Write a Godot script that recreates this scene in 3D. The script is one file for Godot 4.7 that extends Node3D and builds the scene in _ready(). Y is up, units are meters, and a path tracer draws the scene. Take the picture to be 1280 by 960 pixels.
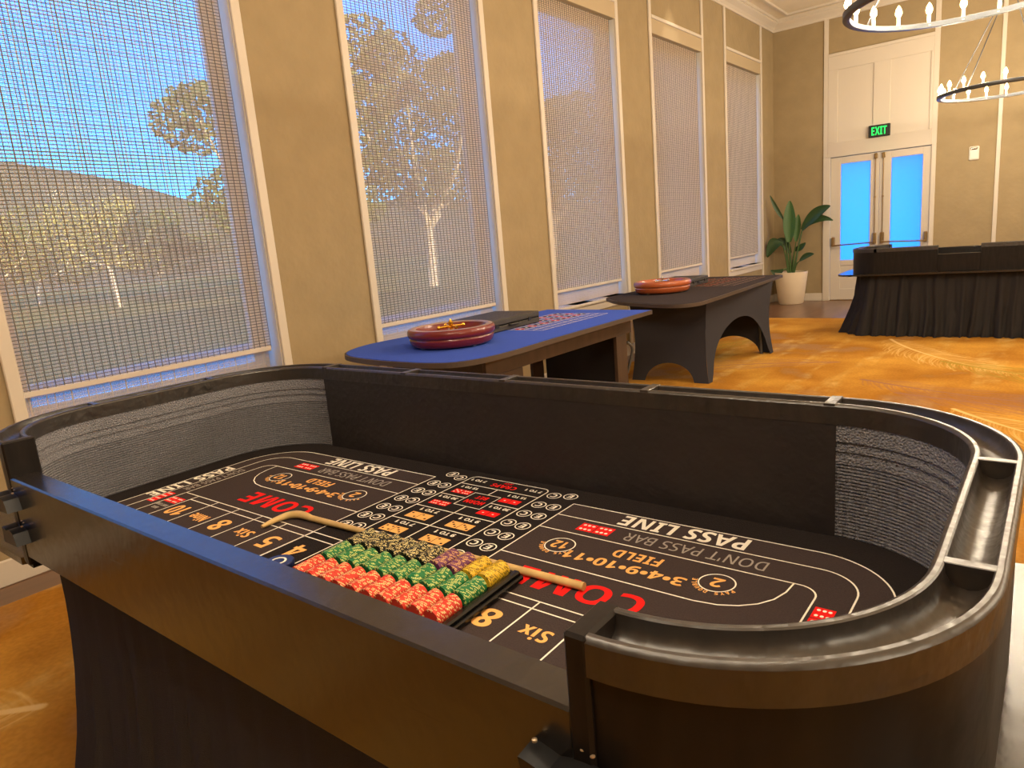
extends Node3D
# A hotel function room set up for a casino evening: a craps table close by, two roulette
# tables along a wall of tall shaded windows, a second craps table in front of the doors.

const TAN_WALL := Color(0.60, 0.53, 0.405)
var M := {}
var taken := {}
var rng := RandomNumberGenerator.new()

# ---------------------------------------------------------------- naming
func numbered(n: String) -> String:
	if not taken.has(n):
		taken[n] = 0
		return n
	taken[n] += 1
	return "%s_%03d" % [n, taken[n]]

func tag(o: Node, label := "", category := "", group := "", kind := "") -> Node:
	if label != "": o.set_meta("label", label)
	if category != "": o.set_meta("category", category)
	if group != "": o.set_meta("group", group)
	if kind != "": o.set_meta("kind", kind)
	return o

func base(called: String, at := Vector3.ZERO, turn := 0.0) -> Node3D:
	var o := Node3D.new()
	o.name = numbered(called)
	add_child(o)
	o.position = at
	o.rotation.y = turn
	return o

func put(mesh: Mesh, called: String, m: Material, parent: Node = self, at := Vector3.ZERO) -> MeshInstance3D:
	var o := MeshInstance3D.new()
	o.mesh = mesh
	o.name = numbered(called) if parent == self else called
	o.material_override = m
	parent.add_child(o, true)
	o.position = at
	return o

# ---------------------------------------------------------------- mesh helpers
func mb() -> SurfaceTool:
	var st := SurfaceTool.new()
	st.begin(Mesh.PRIMITIVE_TRIANGLES)
	st.set_smooth_group(-1)
	return st

func done(st: SurfaceTool) -> ArrayMesh:
	st.generate_normals()
	return st.commit()

func quad(st: SurfaceTool, a: Vector3, b: Vector3, c: Vector3, d: Vector3) -> void:
	for v in [a, b, c, a, c, d]:
		st.add_vertex(v)

func tri(st: SurfaceTool, a: Vector3, b: Vector3, c: Vector3) -> void:
	st.add_vertex(a); st.add_vertex(b); st.add_vertex(c)

# box given by its two corners, edges chamfered by ch
func box(st: SurfaceTool, lo: Vector3, hi: Vector3, ch := 0.0, t := Transform3D.IDENTITY) -> void:
	st.set_smooth_group(-1)
	var c := (lo + hi) * 0.5
	var h := (hi - lo) * 0.5
	ch = minf(ch, minf(h.x, minf(h.y, h.z)) * 0.9)
	if ch <= 0.0:
		var p := []
		for i in 8:
			p.append(t * (c + Vector3(h.x * (1 if i & 1 else -1), h.y * (1 if i & 2 else -1), h.z * (1 if i & 4 else -1))))
		for f in [[0, 2, 3, 1], [4, 5, 7, 6], [0, 4, 6, 2], [1, 3, 7, 5], [2, 6, 7, 3], [0, 1, 5, 4]]:
			quad(st, p[f[3]], p[f[2]], p[f[1]], p[f[0]])
		return
	# faces, edges and corners of a chamfered box
	var hh := [h.x, h.y, h.z]
	var P := func(ax: int, s: Array) -> Vector3:
		var v := [0.0, 0.0, 0.0]
		for k in 3:
			v[k] = s[k] * (hh[k] - (0.0 if k == ax else ch))
		return t * (c + Vector3(v[0], v[1], v[2]))
	for ax in 3:
		var b1 := (ax + 1) % 3
		var b2 := (ax + 2) % 3
		for s in [-1, 1]:
			var q := []
			for e in [[-1, -1], [1, -1], [1, 1], [-1, 1]]:
				var sg := [0, 0, 0]
				sg[ax] = s; sg[b1] = e[0]; sg[b2] = e[1]
				q.append(P.call(ax, sg))
			if s < 0: quad(st, q[0], q[1], q[2], q[3])
			else: quad(st, q[3], q[2], q[1], q[0])
		for s1 in [-1, 1]:
			for s2 in [-1, 1]:
				var q := []
				for e in [[b1, -1], [b1, 1], [b2, 1], [b2, -1]]:
					var sg := [0, 0, 0]
					sg[b1] = s1; sg[b2] = s2; sg[ax] = e[1]
					q.append(P.call(e[0], sg))
				if s1 * s2 > 0: quad(st, q[0], q[1], q[2], q[3])
				else: quad(st, q[3], q[2], q[1], q[0])
	for i in 8:
		var sg := [1 if i & 1 else -1, 1 if i & 2 else -1, 1 if i & 4 else -1]
		var a: Vector3 = P.call(0, sg)
		var b: Vector3 = P.call(1, sg)
		var d: Vector3 = P.call(2, sg)
		if sg[0] * sg[1] * sg[2] > 0: tri(st, a, d, b)
		else: tri(st, a, b, d)

func box_mesh(lo: Vector3, hi: Vector3, ch := 0.0) -> ArrayMesh:
	var st := mb()
	box(st, lo, hi, ch)
	return done(st)

# surface of revolution round y; prof holds (radius, height)
func lathe(st: SurfaceTool, prof: Array, seg := 32, t := Transform3D.IDENTITY, grp := 1) -> void:
	for i in prof.size() - 1:
		var sharp: bool = prof[i] is Vector2 and i > 0 and i < prof.size() - 1 and (prof[i] - prof[i - 1]).normalized().dot((prof[i + 1] - prof[i]).normalized()) < 0.6
		if sharp: grp += 1
		st.set_smooth_group(grp)
		for k in seg:
			var a := TAU * k / seg
			var b := TAU * (k + 1) / seg
			var p0 := t * Vector3(cos(a) * prof[i].x, prof[i].y, sin(a) * prof[i].x)
			var p1 := t * Vector3(cos(b) * prof[i].x, prof[i].y, sin(b) * prof[i].x)
			var p2 := t * Vector3(cos(b) * prof[i + 1].x, prof[i + 1].y, sin(b) * prof[i + 1].x)
			var p3 := t * Vector3(cos(a) * prof[i + 1].x, prof[i + 1].y, sin(a) * prof[i + 1].x)
			if prof[i].x > 1e-6: tri(st, p0, p1, p2)
			if prof[i + 1].x > 1e-6: tri(st, p0, p2, p3)

func lathe_mesh(prof: Array, seg := 32) -> ArrayMesh:
	var st := mb()
	lathe(st, prof, seg)
	return done(st)

# tube along points, radii may vary
func tube(st: SurfaceTool, pts: Array, radii: Array, seg := 8, grp := 1) -> void:
	var rings := []
	var side := Vector3.UP
	for i in pts.size():
		var d: Vector3 = (pts[mini(i + 1, pts.size() - 1)] - pts[maxi(i - 1, 0)]).normalized()
		if i == 0 and absf(d.dot(side)) > 0.95: side = Vector3.RIGHT
		var x := side.cross(d).normalized()
		if x.length() < 0.5: x = Vector3.RIGHT
		var y := d.cross(x).normalized()
		side = y
		var r: float = radii[mini(i, radii.size() - 1)]
		var ring := []
		for k in seg:
			var a := TAU * k / seg
			ring.append(pts[i] + (x * cos(a) + y * sin(a)) * r)
		rings.append(ring)
	st.set_smooth_group(grp)
	for i in rings.size() - 1:
		for k in seg:
			quad(st, rings[i][k], rings[i][(k + 1) % seg], rings[i + 1][(k + 1) % seg], rings[i + 1][k])
	st.set_smooth_group(grp + 1)
	for e in [0, rings.size() - 1]:
		var c: Vector3 = pts[e]
		for k in seg:
			if e == 0: tri(st, c, rings[e][(k + 1) % seg], rings[e][k])
			else: tri(st, c, rings[e][k], rings[e][(k + 1) % seg])

# upright prism over a plan outline of (x, z) points
func prism(st: SurfaceTool, outline: Array, y0: float, y1: float, smooth_side := false) -> void:
	var pv := PackedVector2Array(outline)
	var idx := Geometry2D.triangulate_polygon(pv)
	st.set_smooth_group(-1)
	for i in range(0, idx.size(), 3):
		var a := pv[idx[i]]
		var b := pv[idx[i + 1]]
		var c := pv[idx[i + 2]]
		var area := (b - a).cross(c - a)
		if area < 0.0:
			var s := b
			b = c
			c = s
		tri(st, Vector3(a.x, y1, a.y), Vector3(b.x, y1, b.y), Vector3(c.x, y1, c.y))
		tri(st, Vector3(a.x, y0, a.y), Vector3(c.x, y0, c.y), Vector3(b.x, y0, b.y))
	if smooth_side: st.set_smooth_group(7)
	var ccw := 0.0
	for i in pv.size():
		ccw += pv[i].cross(pv[(i + 1) % pv.size()])
	for i in pv.size():
		var a := pv[i]
		var b := pv[(i + 1) % pv.size()]
		if ccw < 0.0:
			var s := a
			a = b
			b = s
		quad(st, Vector3(a.x, y0, a.y), Vector3(b.x, y0, b.y), Vector3(b.x, y1, b.y), Vector3(a.x, y1, a.y))

func prism_mesh(outline: Array, y0: float, y1: float, smooth_side := false) -> ArrayMesh:
	var st := mb()
	prism(st, outline, y0, y1, smooth_side)
	return done(st)

# sweep a closed profile of (inward distance, height) along a plan path of [point, inward normal]
func sweep(st: SurfaceTool, path: Array, prof: Array, groups := []) -> void:
	var n := prof.size()
	var at := func(i: int, k: int) -> Vector3:
		var q: Vector2 = path[i][0] + path[i][1] * prof[k].x
		return Vector3(q.x, prof[k].y, q.y)
	for k in n:
		var k2 := (k + 1) % n
		st.set_smooth_group(groups[k] if groups.size() > k else 100 + k)
		for i in path.size() - 1:
			quad(st, at.call(i, k), at.call(i + 1, k), at.call(i + 1, k2), at.call(i, k2))
	st.set_smooth_group(-1)
	var idx := Geometry2D.triangulate_polygon(PackedVector2Array(prof))
	for e in [0, path.size() - 1]:
		for i in range(0, idx.size(), 3):
			tri(st, at.call(e, idx[i]), at.call(e, idx[i + 1]), at.call(e, idx[i + 2]))

func sweep_mesh(path: Array, prof: Array, groups := []) -> ArrayMesh:
	var st := mb()
	sweep(st, path, prof, groups)
	return done(st)

# rounded rectangle as a plan outline
func rounded(a: float, b: float, r: float, seg := 12) -> Array:
	var out := []
	for c in [[a - r, b - r, 0.0], [-a + r, b - r, 0.5 * PI], [-a + r, -b + r, PI], [a - r, -b + r, 1.5 * PI]]:
		for k in seg + 1:
			var t: float = c[2] + 0.5 * PI * k / seg
			out.append(Vector2(c[0] + r * cos(t), c[1] + r * sin(t)))
	return out

# the end of a tub: from the front edge at u = s*open round to the back at u = s*seam
func end_path(s: float, a: float, b: float, r: float, open: float, seam: float, seg := 22) -> Array:
	var out := []
	out.append([Vector2(s * open, b), Vector2(0, -1)])
	for k in seg + 1:
		var t := 0.5 * PI * k / seg
		var n := Vector2(s * sin(t), cos(t))
		out.append([Vector2(s * (a - r), b - r) + n * r, -n])
	for k in seg + 1:
		var t := 0.5 * PI * k / seg
		var n := Vector2(s * cos(t), -sin(t))
		out.append([Vector2(s * (a - r), -b + r) + n * r, -n])
	out.append([Vector2(s * seam, -b), Vector2(0, 1)])
	return out

# ---------------------------------------------------------------- textures and materials
func noise_image(freq: float, w: int, h: int, sd: int, oct := 4) -> Image:
	var n := FastNoiseLite.new()
	n.seed = sd
	n.frequency = freq
	n.fractal_octaves = oct
	return n.get_seamless_image(w, h)

func bump(freq: float, sd: int, strength: float, size := 256, stretch := 1) -> Texture2D:
	var im := noise_image(freq, size, size, sd)
	if stretch > 1:
		im.resize(size, size / stretch)
		im.resize(size * 1, size)
		im.resize(size, size)
	im.convert(Image.FORMAT_RGBA8)
	im.bump_map_to_normal_map(strength)
	return ImageTexture.create_from_image(im)

func mottled(c0: Color, c1: Color, freq: float, sd: int, size := 256, sx := 1, sy := 1) -> Texture2D:
	var im := noise_image(freq, maxi(8, size / sx), maxi(8, size / sy), sd)
	im.convert(Image.FORMAT_L8)
	im.resize(size, size, Image.INTERPOLATE_CUBIC)
	var src := im.get_data()
	var out := PackedByteArray()
	out.resize(src.size() * 3)
	for i in src.size():
		var c := c0.lerp(c1, src[i] / 255.0)
		out[i * 3] = int(c.r * 255.0)
		out[i * 3 + 1] = int(c.g * 255.0)
		out[i * 3 + 2] = int(c.b * 255.0)
	var im2 := Image.create_from_data(size, size, false, Image.FORMAT_RGB8, out)
	im2.generate_mipmaps()
	return ImageTexture.create_from_image(im2)

func mat(c: Color, rough := 0.6, metal := 0.0, spec := 0.5) -> StandardMaterial3D:
	var m := StandardMaterial3D.new()
	m.albedo_color = c
	m.roughness = rough
	m.metallic = metal
	m.metallic_specular = spec
	return m

func textured(tex: Texture2D, scale: float, rough := 0.7, nrm: Texture2D = null, depth := 1.0, spec := 0.5) -> StandardMaterial3D:
	var m := mat(Color.WHITE, rough, 0.0, spec)
	m.albedo_texture = tex
	m.uv1_triplanar = true
	m.uv1_world_triplanar = true
	m.uv1_scale = Vector3.ONE * scale
	if nrm:
		m.normal_enabled = true
		m.normal_texture = nrm
		m.normal_scale = depth
	return m

func glow(c: Color, e: float) -> StandardMaterial3D:
	var m := mat(c, 0.5)
	m.emission_enabled = true
	m.emission = c
	m.emission_energy_multiplier = e
	return m

func make_materials() -> void:
	var fine := bump(0.08, 3, 3.0)
	var cloth_bump := bump(0.2, 5, 5.0)
	var brushed := mottled(Color(0.095, 0.083, 0.078), Color(0.145, 0.126, 0.115), 0.05, 11, 256, 1, 8)
	M.wall = textured(mottled(TAN_WALL * 0.97, TAN_WALL * 1.03, 0.02, 1), 0.6, 0.85, fine, 0.12, 0.3)
	M.trim = mat(Color(0.785, 0.745, 0.685), 0.45)
	M.valance = mat(Color(0.68, 0.61, 0.49), 0.6)
	M.door = mat(Color(0.78, 0.74, 0.68), 0.4)
	M.ceiling = textured(mottled(Color(0.84, 0.79, 0.70), Color(0.87, 0.82, 0.73), 0.02, 2), 0.5, 0.9, null, 1.0, 0.2)
	M.paint = textured(brushed, 2.2, 0.23, bump(0.03, 9, 3.0, 256, 4), 0.10, 0.75)
	M.tub_paint = textured(brushed, 2.2, 0.34, bump(0.03, 9, 3.0, 256, 4), 0.15, 0.3)
	M.paint_rail = textured(mottled(Color(0.12, 0.105, 0.095), Color(0.20, 0.17, 0.145), 0.04, 12, 256, 1, 6), 2.6, 0.36, bump(0.05, 10, 4.0, 256, 4), 0.3, 0.65)
	M.board = textured(mottled(Color(0.145, 0.125, 0.12), Color(0.17, 0.148, 0.14), 0.03, 13), 1.5, 0.42, fine, 0.15)
	M.pile = textured(mottled(Color(0.27, 0.27, 0.29), Color(0.66, 0.65, 0.66), 0.3, 14), 3.2, 1.0, cloth_bump, 1.0, 0.1)
	M.felt = textured(mottled(Color(0.15, 0.133, 0.13), Color(0.185, 0.165, 0.162), 0.2, 15), 4.0, 0.95, cloth_bump, 0.3, 0.12)
	M.felt_brown = textured(mottled(Color(0.245, 0.21, 0.205), Color(0.285, 0.245, 0.238), 0.2, 16), 4.0, 0.95, cloth_bump, 0.3, 0.12)
	M.print_cream = mat(Color(0.96, 0.94, 0.88), 0.8, 0.0, 0.2)
	M.print_grey = mat(Color(0.64, 0.61, 0.58), 0.8, 0.0, 0.2)
	M.print_red = mat(Color(0.92, 0.14, 0.13), 0.8, 0.0, 0.2)
	M.print_orange = mat(Color(0.97, 0.72, 0.42), 0.8, 0.0, 0.2)
	M.print_black = mat(Color(0.05, 0.045, 0.045), 0.9, 0.0, 0.2)
	M.skirt = textured(mottled(Color(0.22, 0.22, 0.24), Color(0.285, 0.282, 0.305), 0.3, 17), 6.0, 0.95, cloth_bump, 0.5, 0.15)
	M.skirt_shaded = textured(mottled(Color(0.13, 0.12, 0.12), Color(0.18, 0.168, 0.165), 0.3, 29), 6.0, 0.7, cloth_bump, 0.4, 0.3)  # same cloth as skirt, the far table's dimmer light put into its colour
	M.latch = mat(Color(0.07, 0.07, 0.075), 0.42)
	M.screw = mat(Color(0.8, 0.72, 0.6), 0.35, 0.8)
	M.tray = mat(Color(0.035, 0.035, 0.035), 0.25)
	M.stick = textured(mottled(Color(0.74, 0.60, 0.36), Color(0.88, 0.75, 0.49), 0.03, 18, 256, 1, 8), 3.0, 0.5)
	M.blue_felt = textured(mottled(Color(0.24, 0.33, 0.68), Color(0.28, 0.38, 0.75), 0.2, 19), 3.0, 0.95, cloth_bump, 0.3, 0.15)
	M.dark_felt = textured(mottled(Color(0.22, 0.195, 0.195), Color(0.27, 0.24, 0.235), 0.2, 20), 3.0, 0.95, cloth_bump, 0.3, 0.15)
	M.edge = mat(Color(0.27, 0.22, 0.18), 0.55)
	M.brown_board = textured(mottled(Color(0.22, 0.165, 0.13), Color(0.27, 0.205, 0.16), 0.03, 21, 256, 1, 6), 1.5, 0.5)
	M.black_board = mat(Color(0.10, 0.095, 0.10), 0.7)
	M.case = textured(mottled(Color(0.17, 0.155, 0.135), Color(0.25, 0.225, 0.19), 0.2, 22), 6.0, 0.55, cloth_bump, 0.5)
	M.red_wood = mat(Color(0.42, 0.07, 0.055), 0.18)
	M.red_wood.clearcoat_enabled = true
	M.red_wood.clearcoat = 0.6
	M.copper_wood = mat(Color(0.66, 0.32, 0.15), 0.18)
	M.copper_wood.clearcoat_enabled = true
	M.copper_wood.clearcoat = 0.6
	M.pale_wood = mat(Color(0.62, 0.50, 0.42), 0.3)
	M.gold = mat(Color(0.93, 0.72, 0.28), 0.25, 1.0)
	M.chrome = mat(Color(0.85, 0.83, 0.8), 0.15, 1.0)
	M.brass = mat(Color(0.62, 0.52, 0.36), 0.35, 0.9)
	M.iron = mat(Color(0.36, 0.37, 0.38), 0.4, 0.7)
	M.sleeve = mat(Color(0.92, 0.86, 0.74), 0.5)
	M.bulb = glow(Color(1.0, 0.84, 0.58), 22.0)
	M.spot_face = glow(Color(1.0, 0.88, 0.68), 5.0)
	M.exit_green = glow(Color(0.08, 0.88, 0.40), 0.85)
	M.exit_box = mat(Color(0.08, 0.09, 0.08), 0.5)
	M.plastic = mat(Color(0.85, 0.83, 0.78), 0.4)
	M.frosted = mat(Color(0.60, 0.76, 0.95), 0.8, 0.0, 0.3)
	M.frosted.backlight_enabled = true
	M.frosted.backlight = Color(1.46, 1.47, 1.6)
	M.glass = mat(Color(0.92, 0.97, 0.98, 0.06), 0.03)
	M.glass.transparency = BaseMaterial3D.TRANSPARENCY_ALPHA
	M.window_frame = mat(Color(0.84, 0.82, 0.78), 0.5)
	M.thread = mat(Color(0.95, 0.91, 0.84), 0.9, 0.0, 0.1)
	M.slub = mat(Color(0.49, 0.455, 0.41), 0.9, 0.0, 0.1)
	M.screen_thread = mat(Color(0.86, 0.84, 0.82), 0.9, 0.0, 0.1)
	for k in ["thread", "screen_thread"]:
		M[k].backlight_enabled = true
		M[k].backlight = Color(0.9, 0.79, 0.66)
	M.hem = mat(Color(0.78, 0.74, 0.70), 0.9, 0.0, 0.1)
	M.wood_floor = textured(mottled(Color(0.40, 0.29, 0.21), Color(0.50, 0.37, 0.27), 0.03, 24, 256, 1, 10), 0.7, 0.28)
	M.pot = mat(Color(0.87, 0.80, 0.69), 0.45)
	M.soil = mat(Color(0.15, 0.10, 0.07), 0.95)
	M.leaf = textured(mottled(Color(0.12, 0.22, 0.10), Color(0.21, 0.32, 0.15), 0.05, 25), 5.0, 0.5)
	M.leaf_light = textured(mottled(Color(0.16, 0.30, 0.10), Color(0.27, 0.40, 0.17), 0.05, 26), 5.0, 0.5)
	M.stem = mat(Color(0.26, 0.36, 0.16), 0.5)
	M.lawn = textured(mottled(Color(0.36, 0.38, 0.18), Color(0.52, 0.50, 0.28), 0.05, 27), 0.15, 1.0, null, 1.0, 0.1)
	M.path = mat(Color(0.55, 0.50, 0.46), 0.95)
	M.hill = textured(mottled(Color(0.30, 0.30, 0.20), Color(0.47, 0.43, 0.29), 0.05, 28), 0.03, 1.0, null, 1.0, 0.1)
	M.foliage = mat(Color.WHITE, 0.85, 0.0, 0.2)
	M.foliage.vertex_color_use_as_albedo = true
	M.bark = mat(Color(0.74, 0.68, 0.58), 0.9)
	M.print_paint = mat(Color.WHITE, 0.85, 0.0, 0.2)
	M.print_paint.vertex_color_use_as_albedo = true
	M.chip = mat(Color.WHITE, 0.45)
	M.chip.vertex_color_use_as_albedo = true
	M.puck = mat(Color(0.10, 0.14, 0.30), 0.3)

func lin(c: Color) -> Color:
	return c.srgb_to_linear()

# ---------------------------------------------------------------- camera, sky, sun
func camera_and_light() -> void:
	var yaw := -0.6770
	var pitch := -0.2032
	var roll := -0.0854
	var f := Vector3(sin(yaw) * cos(pitch), sin(pitch), -cos(yaw) * cos(pitch))
	var r := Vector3(cos(yaw), 0, sin(yaw))
	var u := r.cross(f)
	var r2 := r * cos(roll) + u * sin(roll)
	var u2 := -r * sin(roll) + u * cos(roll)
	var cam := Camera3D.new()
	cam.name = "camera"
	cam.transform = Transform3D(Basis(r2, u2, -f), Vector3(4.1339, 1.5, 0))
	cam.fov = rad_to_deg(2.0 * atan(480.0 / 869.6))
	cam.near = 0.05
	cam.far = 1500.0
	add_child(cam)
	cam.current = true

	var sky_mat := ProceduralSkyMaterial.new()
	sky_mat.sky_top_color = Color(0.05, 0.44, 0.82)
	sky_mat.sky_horizon_color = Color(0.22, 0.72, 0.97)
	sky_mat.sky_curve = 0.12
	sky_mat.ground_bottom_color = Color(0.30, 0.29, 0.22)
	sky_mat.ground_horizon_color = Color(0.50, 0.52, 0.48)
	sky_mat.sky_energy_multiplier = 2.5
	sky_mat.ground_energy_multiplier = 0.8
	var sky := Sky.new()
	sky.sky_material = sky_mat
	var env := Environment.new()
	env.background_mode = Environment.BG_SKY
	env.sky = sky
	env.ambient_light_source = Environment.AMBIENT_SOURCE_SKY
	env.tonemap_mode = Environment.TONE_MAPPER_LINEAR
	env.tonemap_exposure = 1.0
	env.sdfgi_enabled = true
	env.ssao_enabled = true
	env.ssil_enabled = true
	var we := WorldEnvironment.new()
	we.name = "environment"
	we.environment = env
	add_child(we)

	var sun := DirectionalLight3D.new()
	sun.name = "sun"
	sun.light_color = Color(1.0, 0.92, 0.78)
	sun.light_energy = 7.5
	sun.light_angular_distance = 0.5
	sun.shadow_enabled = true
	add_child(sun)
	sun.look_at_from_position(Vector3(0.95, 0.19, 0.30) * 50.0, Vector3.ZERO)

# ---------------------------------------------------------------- the room
const ROOM_X := 11.6
const ROOM_Z0 := -13.03
const ROOM_Z1 := 5.2
const CEIL := 4.74
const WIN_W0 := 1.108
const WIN_PITCH := 2.413
const WIN_W := 1.645
const SILL := 0.755
const WIN_TOP := 3.83

func win_z(i: int) -> float:      # near edge of the casing of window i (0 is behind the camera)
	return -(WIN_W0 + (i - 1) * WIN_PITCH)

func room() -> void:
	var T := 0.26
	# floor: a dark board border, the carpet laid inside it
	tag(put(box_mesh(Vector3(-T, -0.2, ROOM_Z0 - T), Vector3(ROOM_X + T, 0.0, ROOM_Z1 + T)), "floor", M.wood_floor), "dark polished board floor along the walls", "", "", "structure")
	carpet()
	# left wall with the window openings
	var st := mb()
	var zs := [ROOM_Z1 + T]
	for i in range(0, 6):
		zs.append(win_z(i) - 0.06)
		zs.append(win_z(i) - WIN_W + 0.06)
	zs.append(ROOM_Z0 - T)
	for k in range(0, zs.size(), 2):
		box(st, Vector3(-T, 0, zs[k + 1]), Vector3(0, CEIL + 0.2, zs[k]))
	for i in range(0, 6):
		var a := win_z(i) - 0.06
		var b := win_z(i) - WIN_W + 0.06
		box(st, Vector3(-T, 0, b), Vector3(0, SILL, a))
		box(st, Vector3(-T, WIN_TOP, b), Vector3(0, CEIL + 0.2, a))
	tag(put(done(st), "wall_left", M.wall), "tan painted wall with the row of tall windows", "", "", "structure")
	# far wall with the door opening
	st = mb()
	box(st, Vector3(-T, 0, ROOM_Z0 - T), Vector3(0.93, CEIL + 0.2, ROOM_Z0))
	box(st, Vector3(2.43, 0, ROOM_Z0 - T), Vector3(ROOM_X + T, CEIL + 0.2, ROOM_Z0))
	box(st, Vector3(0.93, 2.41, ROOM_Z0 - T), Vector3(2.43, CEIL + 0.2, ROOM_Z0))
	tag(put(done(st), "wall_far", M.wall), "tan painted end wall around the double doors", "", "", "structure")
	tag(put(box_mesh(Vector3(ROOM_X, 0, ROOM_Z0 - T), Vector3(ROOM_X + T, CEIL + 0.2, ROOM_Z1 + T)), "wall_right", M.wall), "", "", "", "structure")
	tag(put(box_mesh(Vector3(-T, 0, ROOM_Z1), Vector3(ROOM_X + T, CEIL + 0.2, ROOM_Z1 + T)), "wall_back", M.wall), "", "", "", "structure")
	tag(put(box_mesh(Vector3(-T - 0.4, CEIL, ROOM_Z0 - T - 0.4), Vector3(ROOM_X + T + 0.4, CEIL + 0.3, ROOM_Z1 + T + 0.4)), "ceiling", M.ceiling), "cream painted ceiling", "", "", "structure")
	# crown moulding and the flat band inside it
	var prof := [Vector2(0.0, 4.57), Vector2(0.018, 4.57), Vector2(0.022, 4.60), Vector2(0.05, 4.63), Vector2(0.10, 4.665), Vector2(0.115, 4.68), Vector2(0.115, 4.70), Vector2(0.13, 4.70), Vector2(0.13, CEIL), Vector2(0.0, CEIL)]
	var walls := [["trim_1", [[Vector2(0, ROOM_Z1), Vector2(1, 0)], [Vector2(0, ROOM_Z0), Vector2(1, 0)]]],
		["trim_2", [[Vector2(0, ROOM_Z0), Vector2(0, 1)], [Vector2(ROOM_X, ROOM_Z0), Vector2(0, 1)]]],
		["trim_3", [[Vector2(ROOM_X, ROOM_Z0), Vector2(-1, 0)], [Vector2(ROOM_X, ROOM_Z1), Vector2(-1, 0)]]],
		["trim_4", [[Vector2(ROOM_X, ROOM_Z1), Vector2(0, -1)], [Vector2(0, ROOM_Z1), Vector2(0, -1)]]]]
	for w in walls:
		tag(put(sweep_mesh(w[1], prof), w[0], M.trim), "cream crown moulding", "", "", "structure")
	tag(put(sweep_mesh([[Vector2(0.30, ROOM_Z1), Vector2(1, 0)], [Vector2(0.30, ROOM_Z0 + 0.3), Vector2(1, 0)]], [Vector2(0, CEIL), Vector2(0, CEIL - 0.03), Vector2(0.05, CEIL - 0.03), Vector2(0.05, CEIL)]), "trim_5", M.trim), "flat bead on the ceiling beside the window wall", "", "", "structure")
	tag(put(sweep_mesh([[Vector2(0.3, ROOM_Z0 + 0.30), Vector2(0, 1)], [Vector2(ROOM_X, ROOM_Z0 + 0.30), Vector2(0, 1)]], [Vector2(0, CEIL), Vector2(0, CEIL - 0.03), Vector2(0.05, CEIL - 0.03), Vector2(0.05, CEIL)]), "trim_6", M.trim), "flat bead on the ceiling beside the door wall", "", "", "structure")
	# baseboards
	st = mb()
	box(st, Vector3(0, 0, ROOM_Z0), Vector3(0.018, 0.135, ROOM_Z1), 0.006)
	tag(put(done(st), "baseboard_left", M.trim), "cream baseboard under the windows", "", "", "structure")
	st = mb()
	box(st, Vector3(0.0, 0, ROOM_Z0), Vector3(0.83, 0.135, ROOM_Z0 + 0.018), 0.006)
	box(st, Vector3(2.48, 0, ROOM_Z0), Vector3(ROOM_X, 0.135, ROOM_Z0 + 0.018), 0.006)
	tag(put(done(st), "baseboard_far", M.trim), "cream baseboard beside the doors", "", "", "structure")
	# flat vertical and horizontal trims of the far wall
	var n := 7
	for a in [[0.83, 0.90, 2.41, 4.57], [2.408, 2.48, 2.41, 4.57], [3.25, 3.303, 0.135, 4.57], [4.85, 4.903, 0.135, 4.57], [6.6, 6.653, 0.135, 4.57], [8.3, 8.353, 0.135, 4.57]]:
		tag(put(box_mesh(Vector3(a[0], a[2], ROOM_Z0), Vector3(a[1], a[3], ROOM_Z0 + 0.022), 0.004), "trim_%d" % n, M.trim), "flat cream upright trim on the end wall", "", "", "structure")
		n += 1
	for i in range(0, 6):
		window(i)
	doors()

func window(i: int) -> void:
	var za := win_z(i)
	var zb := za - WIN_W
	var o := base("window_%d" % (i + 1), Vector3(0, 0, 0))
	tag(o, "tall cream-cased window, number %d along the wall" % i, "", "", "structure")
	# casing: two uprights to the cornice, a bar above the valance
	for z in [[za, za - 0.065], [zb + 0.065, zb]]:
		put(box_mesh(Vector3(0, 0.135, z[1]), Vector3(0.022, 4.57, z[0]), 0.005), "casing", M.trim, o)
	put(box_mesh(Vector3(0, 3.995, zb + 0.065), Vector3(0.028, 4.035, za - 0.065), 0.005), "casing", M.trim, o)
	put(box_mesh(Vector3(-0.05, 3.825, zb + 0.065), Vector3(0.016, 3.995, za - 0.065), 0.003), "valance", M.valance, o)
	# reveal lining
	var st := mb()
	for z in [[za - 0.06, za - 0.07], [zb + 0.07, zb + 0.06]]:
		box(st, Vector3(-0.24, SILL, z[1]), Vector3(0.0, WIN_TOP, z[0]))
	put(done(st), "jamb", M.window_frame, o)
	put(box_mesh(Vector3(-0.25, SILL - 0.03, zb + 0.065), Vector3(0.035, SILL, za - 0.065), 0.006), "window_sill", M.trim, o)
	put(box_mesh(Vector3(0, SILL - 0.11, zb + 0.065), Vector3(0.014, SILL - 0.03, za - 0.065), 0.004), "apron", M.trim, o)
	# sash
	st = mb()
	var f0 := -0.235
	var f1 := -0.19
	box(st, Vector3(f0, SILL, za - 0.15), Vector3(f1, WIN_TOP, za - 0.07), 0.004)
	box(st, Vector3(f0, SILL, zb + 0.07), Vector3(f1, WIN_TOP, zb + 0.15), 0.004)
	box(st, Vector3(f0, SILL, zb + 0.15), Vector3(f1, SILL + 0.08, za - 0.15), 0.004)
	box(st, Vector3(f0, WIN_TOP - 0.08, zb + 0.15), Vector3(f1, WIN_TOP, za - 0.15), 0.004)
	put(done(st), "sash", M.window_frame, o)
	put(box_mesh(Vector3(-0.216, SILL + 0.08, zb + 0.15), Vector3(-0.21, WIN_TOP - 0.08, za - 0.15)), "pane", M.glass, o)

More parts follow.
